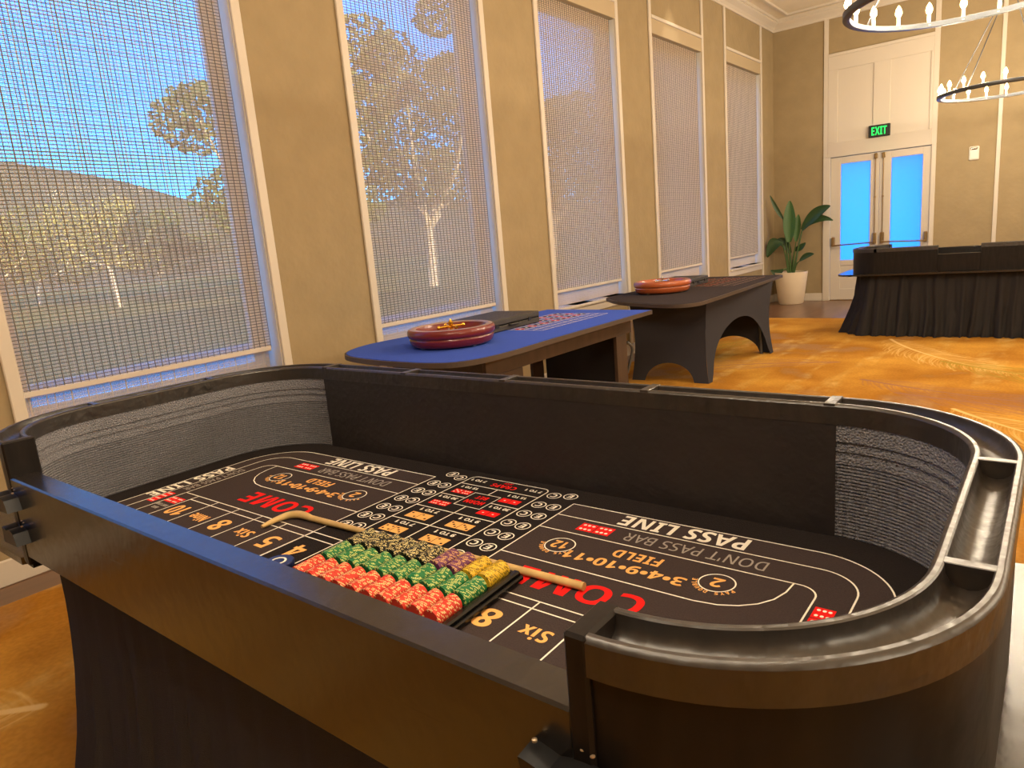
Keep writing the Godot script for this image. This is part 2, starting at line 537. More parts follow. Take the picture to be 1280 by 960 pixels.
# woven shades: real threads, so they close up when seen aslant
func shade(i: int, label: String) -> void:
	var za := win_z(i) - 0.072
	var zb := win_z(i) - WIN_W + 0.072 + 0.034
	var o := base("window_shade", Vector3(-0.05, 0.93, (za + zb) * 0.5))
	tag(o, label, "window shade", "woven shades in the tall windows")
	var half := (za - zb) * 0.5
	var top := 3.95 - 0.93
	var st := mb()
	var n := int(half * 2.0 / 0.0065)
	for k in n + 1:
		thread(st, Vector3(0, 0, -half + 2.0 * half * k / n), Vector3(0, top, -half + 2.0 * half * k / n), 0.0011, 0.0018)
	var m := int(top / 0.0068)
	for k in m + 1:
		thread(st, Vector3(0.0012, top * k / m, -half), Vector3(0.0012, top * k / m, half), 0.0006)
	tag(put(done(st), "weave", M.thread, o), "", "", "", "stuff")
	st = mb()
	n = int(half * 2.0 / 0.040)
	for k in n + 1:
		thread(st, Vector3(0.003, 0, -half + 2.0 * half * k / n), Vector3(0.003, top, -half + 2.0 * half * k / n), 0.0028)
	m = int(top / 0.0187)
	for k in m + 1:
		thread(st, Vector3(0.004, top * k / m, -half), Vector3(0.004, top * k / m, half), 0.0021)
	tag(put(done(st), "yarn_grid", M.slub, o), "", "", "", "stuff")
	put(box_mesh(Vector3(-0.006, -0.02, -half), Vector3(0.008, 0.012, half), 0.004), "hem_bar", M.hem, o)
	# second, paler layer behind, reaching the sill
	st = mb()
	var low := SILL + 0.012 - 0.93
	n = int(half * 2.0 / 0.040)
	for k in n + 1:
		thread(st, Vector3(-0.045, low, -half + 2.0 * half * k / n), Vector3(-0.045, top, -half + 2.0 * half * k / n), 0.0022)
	m = int((top - low) / 0.0187)
	for k in m + 1:
		thread(st, Vector3(-0.0445, low + (top - low) * k / m, -half), Vector3(-0.0445, low + (top - low) * k / m, half), 0.0016)
	n = int(half * 2.0 / 0.0075)
	for k in n + 1:
		thread(st, Vector3(-0.046, low, -half + 2.0 * half * k / n), Vector3(-0.046, 0.02, -half + 2.0 * half * k / n), 0.0019, 0.0026)
	tag(put(done(st), "backing_layer", M.screen_thread, o), "", "", "", "stuff")

func thread(st: SurfaceTool, a: Vector3, b: Vector3, r: float, deep := 0.0) -> void:
	var d := (b - a).normalized()
	var x := Vector3(1, 0, 0)
	var y := d.cross(x)
	var rx := maxf(r, deep)
	var p := [x * rx, y * r, -x * rx, -y * r]
	st.set_smooth_group(-1)
	for k in 4:
		var k2 := (k + 1) % 4
		quad(st, a + p[k], b + p[k], b + p[k2], a + p[k2])

func doors() -> void:
	var z := ROOM_Z0
	var o := base("door_1", Vector3(1.68, 0, z))
	tag(o, "cream double doors with frosted glass under a panelled transom", "", "", "structure")
	var X := -1.68
	# casing
	put(box_mesh(Vector3(0.83 + X, 0, 0), Vector3(0.945 + X, 2.41, 0.03), 0.006), "casing", M.trim, o)
	put(box_mesh(Vector3(2.415 + X, 0, 0), Vector3(2.48 + X, 2.41, 0.03), 0.006), "casing", M.trim, o)
	put(box_mesh(Vector3(0.90 + X, 3.985, 0), Vector3(2.408 + X, 4.035, 0.035), 0.006), "casing", M.trim, o)
	# transom panelling
	put(box_mesh(Vector3(0.90 + X, 2.405, 0), Vector3(2.408 + X, 3.985, 0.008)), "transom_back", M.door, o)
	var st := mb()
	box(st, Vector3(0.90 + X, 2.405, 0.008), Vector3(2.408 + X, 2.64, 0.026), 0.004)
	box(st, Vector3(0.90 + X, 3.77, 0.008), Vector3(2.408 + X, 3.985, 0.026), 0.004)
	box(st, Vector3(0.90 + X, 2.64, 0.008), Vector3(1.05 + X, 3.77, 0.026), 0.004)
	box(st, Vector3(1.58 + X, 2.64, 0.008), Vector3(1.825 + X, 3.77, 0.026), 0.004)
	box(st, Vector3(2.37 + X, 2.64, 0.008), Vector3(2.408 + X, 3.77, 0.026), 0.004)
	put(done(st), "transom_rails", M.door, o)
	put(box_mesh(Vector3(0.93 + X, -0.001, -0.26), Vector3(2.43 + X, 0.0125, 0.012), 0.003), "threshold", M.brass, o)
	# two leaves
	for s in [0, 1]:
		var x0 := (0.945 if s == 0 else 1.692) + X
		var x1 := (1.688 if s == 0 else 2.415) + X
		var g0 := (1.105 if s == 0 else 1.86) + X
		var g1 := (1.555 if s == 0 else 2.30) + X
		st = mb()
		box(st, Vector3(x0, 0.014, -0.05), Vector3(g0, 2.395, -0.005), 0.003)
		box(st, Vector3(g1, 0.014, -0.05), Vector3(x1, 2.395, -0.005), 0.003)
		box(st, Vector3(g0, 2.285, -0.05), Vector3(g1, 2.395, -0.005), 0.003)
		box(st, Vector3(g0, 0.014, -0.05), Vector3(g1, 0.20, -0.005), 0.003)
		box(st, Vector3(g0, 0.60, -0.05), Vector3(g1, 0.69, -0.005), 0.003)
		box(st, Vector3(g0, 0.20, -0.042), Vector3(g1, 0.60, -0.018), 0.0)
		var leaf := put(done(st), "door_leaf", M.door, o)
		put(box_mesh(Vector3(g0, 0.69, -0.034), Vector3(g1, 2.285, -0.026)), "pane", M.frosted, leaf)
		# vertical latch rod and panic bar
		st = mb()
		var rx := (1.635 if s == 0 else 1.752) + X
		tube(st, [Vector3(rx, 1.05, 0.02), Vector3(rx, 2.36, 0.02)], [0.008])
		box(st, Vector3(rx - 0.025, 2.30, -0.005), Vector3(rx + 0.025, 2.385, 0.035), 0.008)
		box(st, Vector3(rx - 0.012, 1.68, -0.005), Vector3(rx + 0.012, 1.71, 0.03), 0.004)
		box(st, Vector3(rx - 0.03, 0.94, -0.005), Vector3(rx + 0.03, 1.12, 0.04), 0.01)
		put(done(st), "latch_rod", M.brass, leaf)
		st = mb()
		var hx := (1.0 if s == 0 else 2.375) + X
		tube(st, [Vector3(hx, 0.945, 0.06), Vector3(rx, 0.965, 0.06)], [0.012])
		box(st, Vector3(hx - 0.025, 0.93, -0.005), Vector3(hx + 0.025, 1.09, 0.055), 0.01)
		box(st, Vector3(rx - 0.02, 0.94, 0.035), Vector3(rx + 0.02, 0.99, 0.07), 0.006)
		put(done(st), "panic_bar", M.brass, leaf)
	# exit sign
	var e := base("exit_sign", Vector3(1.685, 2.63, z + 0.026))
	tag(e, "black box sign with green EXIT letters above the double doors", "exit sign")
	put(box_mesh(Vector3(-0.155, 0, 0), Vector3(0.155, 0.185, 0.055), 0.006), "housing", M.exit_box, e)
	var tm := text_mesh("EXIT", true)
	var ab := tm.get_aabb()
	var l := put(tm, "lettering", M.exit_green, e)
	var sx := 0.22 / ab.size.x
	var sy := 0.125 / ab.size.y
	l.transform = Transform3D(Basis(Vector3(sx, 0, 0), Vector3(0, sy, 0), Vector3(0, 0, 1)), Vector3(-ab.get_center().x * sx, 0.0925 - ab.get_center().y * sy, 0.0555))
	var el := OmniLight3D.new()
	el.name = "exit_light"
	el.light_color = Color(0.1, 1.0, 0.45)
	el.light_energy = 0.006
	el.light_size = 0.06
	el.omni_range = 20.0
	el.omni_attenuation = 2.0
	el.shadow_enabled = true
	e.add_child(el)
	el.position = Vector3(0, 0.09, 0.12)
	# thermostat-like wall device
	var d := base("wall_strobe", Vector3(2.975, 2.10, z))
	tag(d, "small white alarm strobe on the tan wall beside the doors", "alarm")
	put(box_mesh(Vector3(-0.065, 0, 0), Vector3(0.065, 0.2, 0.03), 0.012), "body", M.plastic, d)
	put(box_mesh(Vector3(-0.045, 0.15, 0.03), Vector3(0.045, 0.185, 0.05), 0.01), "lens", M.chrome, d)
	put(box_mesh(Vector3(-0.045, 0.02, 0.03), Vector3(0.045, 0.12, 0.034), 0.002), "grille", M.plastic, d)
	# sprinkler on the ceiling
	var s := base("sprinkler", Vector3(0.75, CEIL - 0.03, -10.6))
	tag(s, "small dark sprinkler head on the ceiling near the window wall", "sprinkler")
	put(lathe_mesh([Vector2(0, 0.03), Vector2(0.04, 0.03), Vector2(0.04, 0.022), Vector2(0.012, 0.02), Vector2(0.012, 0.0), Vector2(0.022, -0.004), Vector2(0, -0.006)], 16), "head", M.iron, s)

# ---------------------------------------------------------------- carpet
func carpet() -> void:
	var W := 1120
	var H := 1680
	var x0 := 0.27
	var x1 := 11.2
	var z0 := -10.75
	var z1 := 4.6
	var px := 8.0 / W                     # metres per pixel; the pattern repeats every 8 x 12 m
	var n1 := noise_image(0.006, W, H, 41, 4).get_data()
	var n2 := noise_image(0.03, W, H, 42, 3).get_data()
	var fine := noise_image(0.25, 256, 256, 43, 2).get_data()
	var streak := noise_image(0.02, W, H / 8, 44, 4)
	streak.resize(W, H, Image.INTERPOLATE_CUBIC)
	var n3 := streak.get_data()
	var out := PackedByteArray()
	out.resize(W * H * 3)
	var deep := Color(0.66, 0.45, 0.17)
	var gold := Color(0.80, 0.60, 0.26)
	var pale := Color(0.86, 0.74, 0.48)
	var mauve := Color(0.62, 0.50, 0.42)
	for y in H:
		for x in W:
			var i := y * W + x
			var a := n1[i] / 255.0
			var b := n2[i] / 255.0
			var s := n3[i] / 255.0
			var c := deep.lerp(gold, clampf((a - 0.3) * 1.9, 0.0, 1.0))
			c = c.lerp(pale, clampf((s - 0.58) * 2.2, 0.0, 0.55) * clampf(b * 1.6 - 0.3, 0.0, 1.0))
			c = c.lerp(mauve, clampf((0.32 - a) * 3.0, 0.0, 0.5))
			var g := 0.93 + 0.14 * fine[(y % 256) * 256 + x % 256] / 255.0
			out[i * 3] = int(clampf(c.r * g, 0, 1) * 255.0)
			out[i * 3 + 1] = int(clampf(c.g * g, 0, 1) * 255.0)
			out[i * 3 + 2] = int(clampf(c.b * g, 0, 1) * 255.0)
	# feather-like palm leaves woven into the carpet: x, z, heading, length, tone
	var leaves := [[2.60, -9.0, 1.2, 2.2, 0], [3.25, -7.75, 0.72, 1.3, 1], [1.35, -0.64, 2.36, 0.95, 0], [2.75, -6.75, 0.55, 2.0, 2], [3.1, -6.3, 0.35, 1.5, 2], [3.55, -5.9, 0.9, 1.2, 0], [1.9, -5.6, 0.8, 1.9, 0], [4.55, -4.9, 2.4, 2.2, 2],
		[3.2, -5.9, 1.5, 1.6, 0], [5.2, -2.2, 2.0, 1.8, 1], [6.6, -6.0, 0.3, 2.2, 0], [7.0, -9.0, 2.8, 2.0, 1], [1.2, -8.9, 2.2, 1.6, 1], [5.6, -9.6, 1.2, 2.0, 0], [0.9, -2.6, 1.0, 1.6, 0], [2.4, -7.5, 2.9, 1.7, 2], [4.8, -0.4, 0.6, 1.8, 0], [0.95, 0.15, 0.4, 1.4, 0]]
	var tones := [Color(0.90, 0.76, 0.50), Color(0.64, 0.55, 0.22), Color(0.62, 0.45, 0.36)]
	var lr := RandomNumberGenerator.new()
	lr.seed = 77
	for L in leaves:
		var tone: Color = tones[L[4]]
		var p := Vector2(L[0] - x0, L[1] - z0)
		var ang: float = L[2]
		var steps := int(L[3] / 0.012)
		for k in steps:
			var t := float(k) / steps
			ang -= 0.0028
			p += Vector2(cos(ang), sin(ang)) * 0.012
			dab(out, W, H, p / px, 1.8 * (1.0 - t) + 0.9, tone, 0.7)
			if k % 2 == 0:
				for s in [-1.0, 1.0]:
					var q := p
					var ba: float = ang + s * (0.75 + 0.25 * lr.randf())
					var len: float = (0.16 + 0.5 * sin(PI * minf(1.0, t * 1.05 + 0.08))) * lr.randf_range(0.5, 1.0)
					var fade := lr.randf_range(0.15, 0.6)
					for j in int(len / 0.009):
						ba += -s * 0.012
						q += Vector2(cos(ba), sin(ba)) * 0.009
						dab(out, W, H, q / px, 0.75, tone, fade)
	var im := Image.create_from_data(W, H, false, Image.FORMAT_RGB8, out)
	im.generate_mipmaps()
	var m := mat(Color.WHITE, 1.0, 0.0, 0.1)
	m.albedo_texture = ImageTexture.create_from_image(im)
	m.normal_enabled = true
	m.uv1_scale = Vector3.ONE
	var st := mb()
	var gx := 24
	var gz := 24
	var P := func(i: int, j: int) -> void:
		var x := lerpf(x0, x1, float(i) / gx)
		var z := lerpf(z0, z1, float(j) / gz)
		st.set_uv(Vector2((x - x0) / 8.0, (z - z0) / 12.0))
		st.set_normal(Vector3.UP)
		st.add_vertex(Vector3(x, 0.008, z))
	for i in gx:
		for j in gz:
			for c in [[0, 0], [1, 0], [1, 1], [0, 0], [1, 1], [0, 1]]:
				P.call(i + c[0], j + c[1])
	for e in [[Vector3(x0, 0, z0), Vector3(x1, 0, z0)], [Vector3(x1, 0, z0), Vector3(x1, 0, z1)], [Vector3(x1, 0, z1), Vector3(x0, 0, z1)], [Vector3(x0, 0, z1), Vector3(x0, 0, z0)]]:
		for v in [e[0], e[0] + Vector3.UP * 0.008, e[1] + Vector3.UP * 0.008, e[0], e[1] + Vector3.UP * 0.008, e[1]]:
			st.set_uv(Vector2((v.x - x0) / 8.0, (v.z - z0) / 12.0))
			st.set_normal(Vector3.UP)
			st.add_vertex(v)
	m.normal_enabled = false
	tag(put(st.commit(), "carpet", m), "orange and gold carpet woven with pale palm leaves", "", "", "structure")

func dab(buf: PackedByteArray, W: int, H: int, p: Vector2, r: float, c: Color, a: float) -> void:
	var n := int(ceil(r))
	for dy in range(-n, n + 1):
		for dx in range(-n, n + 1):
			var x := posmod(int(p.x) + dx, W)
			var y := posmod(int(p.y) + dy, H)
			var d := Vector2(int(p.x) + dx + 0.5 - p.x, int(p.y) + dy + 0.5 - p.y).length()
			var k := clampf(r + 0.5 - d, 0.0, 1.0) * a
			if k <= 0.0: continue
			var i := (y * W + x) * 3
			buf[i] = int(lerpf(buf[i], c.r * 255.0, k))
			buf[i + 1] = int(lerpf(buf[i + 1], c.g * 255.0, k))
			buf[i + 2] = int(lerpf(buf[i + 2], c.b * 255.0, k))

# ---------------------------------------------------------------- lettering
func text_mesh(s: String, bold := false, serif := false) -> ArrayMesh:
	var fnt := SystemFont.new()
	fnt.font_names = PackedStringArray(["Droid Serif" if serif else "Droid Sans"])
	fnt.font_weight = 700 if bold else 400
	var t := TextMesh.new()
	t.text = s
	t.font = fnt
	t.font_size = 64
	t.pixel_size = 0.01
	t.curve_step = 1.0
	t.depth = 0.0004
	var st := SurfaceTool.new()
	st.begin(Mesh.PRIMITIVE_TRIANGLES)
	for k in t.get_surface_count():
		st.append_from(t, k, Transform3D.IDENTITY)
	return st.commit()

# text lying on the felt: centre (u, w), size (across, tall); turn 0 reads from the far side
func lay(s: String, parent: Node, u: float, w: float, across: float, tall: float, m: Material, y: float, turn := 0.0, bold := true, serif := false) -> void:
	var tm := text_mesh(s, bold, serif)
	var ab := tm.get_aabb()
	var sx := across / ab.size.x
	var sy := tall / ab.size.y
	var right := Vector3(-1, 0, 0).rotated(Vector3.UP, turn)
	var up := Vector3(0, 0, 1).rotated(Vector3.UP, turn)
	var o := put(tm, "lettering", m, parent)
	var c := ab.get_center()
	o.transform = Transform3D(Basis(right * sx, up * sy, Vector3.UP), Vector3(u, y, w) - right * sx * c.x - up * sy * c.y)

func line(st: SurfaceTool, pts: Array, y: float, wd := 0.0036, closed := false) -> void:
	st.set_smooth_group(-1)
	var n := pts.size()
	var l := []
	var r := []
	for i in n:
		var a: Vector2 = pts[(i - 1 + n) % n] if closed or i > 0 else pts[i]
		var b: Vector2 = pts[(i + 1) % n] if closed or i < n - 1 else pts[i]
		var d := (b - a).normalized()
		var q := Vector2(-d.y, d.x) * wd * 0.5
		l.append(Vector3(pts[i].x + q.x, y, pts[i].y + q.y))
		r.append(Vector3(pts[i].x - q.x, y, pts[i].y - q.y))
	for i in (n if closed else n - 1):
		var j := (i + 1) % n
		quad(st, l[i], r[i], r[j], l[j])

func circle_pts(u: float, w: float, r: float, n := 28, ry := -1.0) -> Array:
	var out := []
	for k in n:
		out.append(Vector2(u + r * cos(TAU * k / n), w + (r if ry < 0 else ry) * sin(TAU * k / n)))
	return out

func arc_pts(c: Vector2, r: float, t0: float, t1: float, n := 12) -> Array:
	var out := []
	for k in n + 1:
		var t := lerpf(t0, t1, float(k) / n)
		out.append(c + Vector2(cos(t), sin(t)) * r)
	return out

func flat_rect(st: SurfaceTool, a: Vector2, b: Vector2, y: float) -> void:
	quad(st, Vector3(a.x, y, a.y), Vector3(b.x, y, a.y), Vector3(b.x, y, b.y), Vector3(a.x, y, b.y))

# pair of printed dice: centre, size of the pair, pips of each, along u or along w
func dice(parent: Node, u: float, w: float, su: float, sw: float, p1: int, p2: int, m: Material, pm: Material, y: float, along_w := false) -> void:
	var st := mb()
	var pips := mb()
	var gap := 0.002
	var spots := {1: [[0, 0]], 2: [[-1, -1], [1, 1]], 3: [[-1, -1], [0, 0], [1, 1]], 4: [[-1, -1], [1, 1], [-1, 1], [1, -1]], 5: [[-1, -1], [1, 1], [-1, 1], [1, -1], [0, 0]], 6: [[-1, -1], [0, -1], [1, -1], [-1, 1], [0, 1], [1, 1]]}
	for k in 2:
		var s := -1.0 if k == 0 else 1.0
		var cu := u + (0.0 if along_w else s * su * 0.25)
		var cw := w + (s * sw * 0.25 if along_w else 0.0)
		var hu := (su * 0.5 if along_w else su * 0.25 - gap * 0.5)
		var hw := (sw * 0.25 - gap * 0.5 if along_w else sw * 0.5)
		flat_rect(st, Vector2(cu - hu, cw - hw), Vector2(cu + hu, cw + hw), y)
		for q in spots[p1 if k == 0 else p2]:
			var c := circle_pts(cu + q[0] * hu * 0.55, cw + q[1] * hw * 0.5, hu * 0.2, 10, hw * 0.2)
			for j in c.size():
				var a: Vector2 = c[j]
				var b: Vector2 = c[(j + 1) % c.size()]
				tri(pips, Vector3(cu + q[0] * hu * 0.55, y + 0.0002, cw + q[1] * hw * 0.5), Vector3(a.x, y + 0.0002, a.y), Vector3(b.x, y + 0.0002, b.y))
	put(done(st), "printed_dice", m, parent)
	put(done(pips), "printed_pips", pm, parent)

# the craps layout, in the table's own plan (u along the length, w towards the dealer's side)
func craps_layout(felt: Node, y: float) -> void:
	var ya := y + 0.0003      # tinted boxes
	var yl := y + 0.0006      # lines
	var yt := y + 0.0009      # letters and dice
	var st := mb()
	for s in [-1.0, 1.0]:
		var tint := mb()
		var pass_out := [Vector2(s * 0.257, -0.38)]
		pass_out.append_array(arc_pts(Vector2(s * 0.875, -0.205), 0.175, -0.5 * PI, 0.0 if s > 0 else -PI, 16))
		pass_out.append(Vector2(s * 1.052, 0.44))
		var pass_in := [Vector2(s * 0.257, -0.304)]
		pass_in.append_array(arc_pts(Vector2(s * 0.90, -0.218), 0.086, -0.5 * PI, 0.0 if s > 0 else -PI, 12))
		pass_in.append(Vector2(s * 0.988, 0.44))
		var dont := [Vector2(s * 0.257, -0.221)]
		dont.append_array(arc_pts(Vector2(s * 0.883, -0.183), 0.038, -0.5 * PI, 0.0 if s > 0 else -PI, 8))
		dont.append(Vector2(s * 0.922, 0.40))
		line(st, pass_out, yl)
		line(st, pass_in, yl)
		line(st, dont, yl)
		# field
		line(st, [Vector2(s * 0.257, -0.066), Vector2(s * 0.73, -0.067), Vector2(s * 0.775, -0.074), Vector2(s * 0.81, -0.09), Vector2(s * 0.838, -0.113), Vector2(s * 0.858, -0.143), Vector2(s * 0.869, -0.18), Vector2(s * 0.872, -0.221)], yl)
		line(st, [Vector2(s * 0.257, -0.38), Vector2(s * 0.257, 0.066), Vector2(s * 0.257, 0.34)], yl)
		# come box and numbers
		line(st, [Vector2(s * 0.137, 0.082), Vector2(s * 0.922, 0.082)], yl)
		line(st, [Vector2(s * 0.137, 0.110), Vector2(s * 0.842, 0.110)], yl)
		line(st, [Vector2(s * 0.137, 0.0805), Vector2(s * 0.137, 0.34)], yl)
		for k in 6:
			line(st, [Vector2(s * (0.137 + 0.1175 * (k + 1)) if s < 0 else 0.137 + 0.113 * (k + 1), 0.082), Vector2(s * (0.137 + 0.1175 * (k + 1)) if s < 0 else 0.137 + 0.113 * (k + 1), 0.34)], yl)
		line(st, [Vector2(s * 0.137, 0.34), Vector2(s * 0.922, 0.34)], yl)
		# brown tinted fields
		var fill := pass_out.duplicate()
		fill.append(Vector2(s * 0.257, 0.44))
		var idx := Geometry2D.triangulate_polygon(PackedVector2Array(fill))
		for i in range(0, idx.size(), 3):
			tri(tint, Vector3(fill[idx[i]].x, ya, fill[idx[i]].y), Vector3(fill[idx[i + 1]].x, ya, fill[idx[i + 1]].y), Vector3(fill[idx[i + 2]].x, ya, fill[idx[i + 2]].y))
		put(done(tint), "tinted_field", M.felt_brown, felt)
		# C and E circles
		for k in 7:
			var w := -0.4 + 0.0665 * k + (-0.006 if k == 0 else 0.0)
			line(st, circle_pts(s * 0.175, w, 0.0195, 24), yl, 0.0032, true)
			line(st, circle_pts(s * 0.221, w - (0.014 if k == 0 else 0.004 * (2.5 - k) * 0.4), 0.0195, 24), yl, 0.0032, true)
			if k < 6 or s < 0:
				lay("C", felt, s * 0.175, w, 0.018, 0.022, M.print_cream, yt)
				lay("E", felt, s * 0.221, w - (0.014 if k == 0 else 0.004 * (2.5 - k) * 0.4), 0.015, 0.022, M.print_cream, yt)
	# proposition box
	var r := 0.022
	var bx := [Vector2(-0.143, 0.03)]
	bx.append_array(arc_pts(Vector2(-0.143 + r, -0.438 + r), r, PI, 1.5 * PI, 6))
	bx.append_array(arc_pts(Vector2(0.143 - r, -0.438 + r), r, -0.5 * PI, 0.0, 6))
	bx.append(Vector2(0.143, 0.03))
	line(st, bx, yl)
	line(st, [Vector2(-0.143, -0.374), Vector2(0.143, -0.374)], yl)
	line(st, [Vector2(-0.143, -0.283), Vector2(-0.047, -0.283)], yl)
	line(st, [Vector2(0.047, -0.283), Vector2(0.143, -0.283)], yl)
	line(st, [Vector2(-0.143, -0.185), Vector2(0.143, -0.185)], yl)
	line(st, [Vector2(-0.143, -0.092), Vector2(0.143, -0.092)], yl)
	line(st, [Vector2(-0.143, 0.0), Vector2(0.143, 0.0)], yl)
	line(st, [Vector2(0, -0.374), Vector2(0, -0.328)], yl)
	line(st, [Vector2(0, -0.235), Vector2(0, 0.0)], yl)
	line(st, [Vector2(-0.047, -0.328), Vector2(0.047, -0.328), Vector2(0.047, -0.235), Vector2(-0.047, -0.235)], yl, 0.0036, true)
	for k in 2:
		var s := -1.0 if k == 0 else 1.0
		lay("7 TO 1", felt, s * 0.102, -0.41, 0.056, 0.014, M.print_cream, yt)
		lay("15 TO 1", felt, s * 0.088, -0.352, 0.062, 0.014, M.print_cream, yt)
		lay("30 TO 1", felt, s * 0.094, -0.264, 0.066, 0.014, M.print_cream, yt)
		for j in 2:
			lay("7 TO 1" if k == 0 else "9 TO 1", felt, s * 0.072, -0.166 + 0.093 * j, 0.066, 0.016, M.print_cream, yt)
			dice(felt, s * 0.074, -0.126 + 0.093 * j, 0.08, 0.036, [2, 4][j] if k == 0 else 3, [2, 3][j] if k == 0 else [3, 2][j], M.print_orange, M.print_black, yt)
		dice(felt, s * 0.088, -0.316, 0.068, 0.028, 1 if k == 1 else 5, 1 if k == 1 else 6, M.print_red, M.print_cream, yt)
		dice(felt, s * 0.088, -0.222, 0.068, 0.028, 1 if k == 1 else 6, 1 if k == 1 else 6, M.print_red, M.print_cream, yt)
	lay("CRAPS", felt, 0.0, -0.401, 0.09, 0.022, M.print_red, yt)
	lay("ANY", felt, 0.0, -0.425, 0.03, 0.011, M.print_red, yt)
	lay("HORN", felt, 0.0, -0.268, 0.066, 0.022, M.print_red, yt)
	lay("BET", felt, 0.0, -0.302, 0.04, 0.02, M.print_red, yt)
	# the two ends
	for k in 2:
		var sh := 0.0 if k == 0 else -1.0
		lay("PASS LINE", felt, 0.581 + sh * 1.153, -0.3425, 0.315, 0.058, M.print_cream, yt)
		lay("DON'T PASS BAR", felt, 0.641 + sh * 1.155, -0.262, 0.33, 0.04, M.print_grey, yt, 0.0, false)
		dice(felt, 0.394 + sh * 1.156, -0.264, 0.092, 0.044, 6, 6, M.print_red, M.print_cream, yt)
		lay("FIELD", felt, 0.553 + sh * 1.125, -0.176, 0.115, 0.036, M.print_orange, yt)
		lay("3•4•9•10•11", felt, 0.545 + sh * 1.112, -0.122, 0.285, 0.036, M.print_orange, yt)
		for c in [[0.743, "2"], [0.365, "12"]]:
			var cu: float = c[0] + sh * 1.117
			line(st, circle_pts(cu, -0.153, 0.036, 36), yl, 0.003, true)
			lay(c[1], felt, cu, -0.153, 0.024 if c[1] == "2" else 0.04, 0.036, M.print_orange, yt)
			# PAYS DOUBLE round the ring
			var ring := "PAYS DOUBLE"
			for j in ring.length():
				if ring[j] == " ": continue
				var a := lerpf(0.15 * PI, 0.95 * PI, float(j) / (ring.length() - 1))
				lay(ring[j], felt, cu + 0.044 * cos(a), -0.153 + 0.044 * sin(a), 0.007, 0.010, M.print_orange, yt, PI * 0.5 - a)
		lay("COME", felt, 0.507 + sh * 1.045, 0.007, 0.305, 0.074, M.print_red, yt)
		var nums := ["4", "5", "Six", "8", "Nine", "10"]
		for j in 6:
			var cu: float = (-0.196 - 0.1175 * j) if k == 1 else 0.137 + 0.113 * (5.5 - j)
			lay(nums[j], felt, cu, 0.18, [0.042, 0.042, 0.066, 0.046, 0.075, 0.07][j], 0.064 if nums[j].length() < 3 else 0.04, M.print_orange, yt)
	# left end: lettering read from the end of the table
	lay("PASS LINE", felt, -1.02, 0.01, 0.29, 0.052, M.print_cream, yt, 0.5 * PI)
	lay("DON'T PASS BAR", felt, -0.955, -0.035, 0.21, 0.03, M.print_grey, yt, 0.5 * PI, false)
	dice(felt, -0.964, 0.143, 0.036, 0.08, 6, 6, M.print_red, M.print_cream, yt, true)
	dice(felt, -0.886, 0.138, 0.07, 0.038, 6, 6, M.print_red, M.print_cream, yt)
	lay("DON'T COME", felt, -0.886, 0.178, 0.062, 0.013, M.print_grey, yt)
	lay("BAR", felt, -0.886, 0.2, 0.03, 0.013, M.print_grey, yt)
	dice(felt, 0.948, -0.112, 0.036, 0.085, 6, 6, M.print_red, M.print_cream, yt, true)
	put(done(st), "printed_lines", M.print_cream, felt)

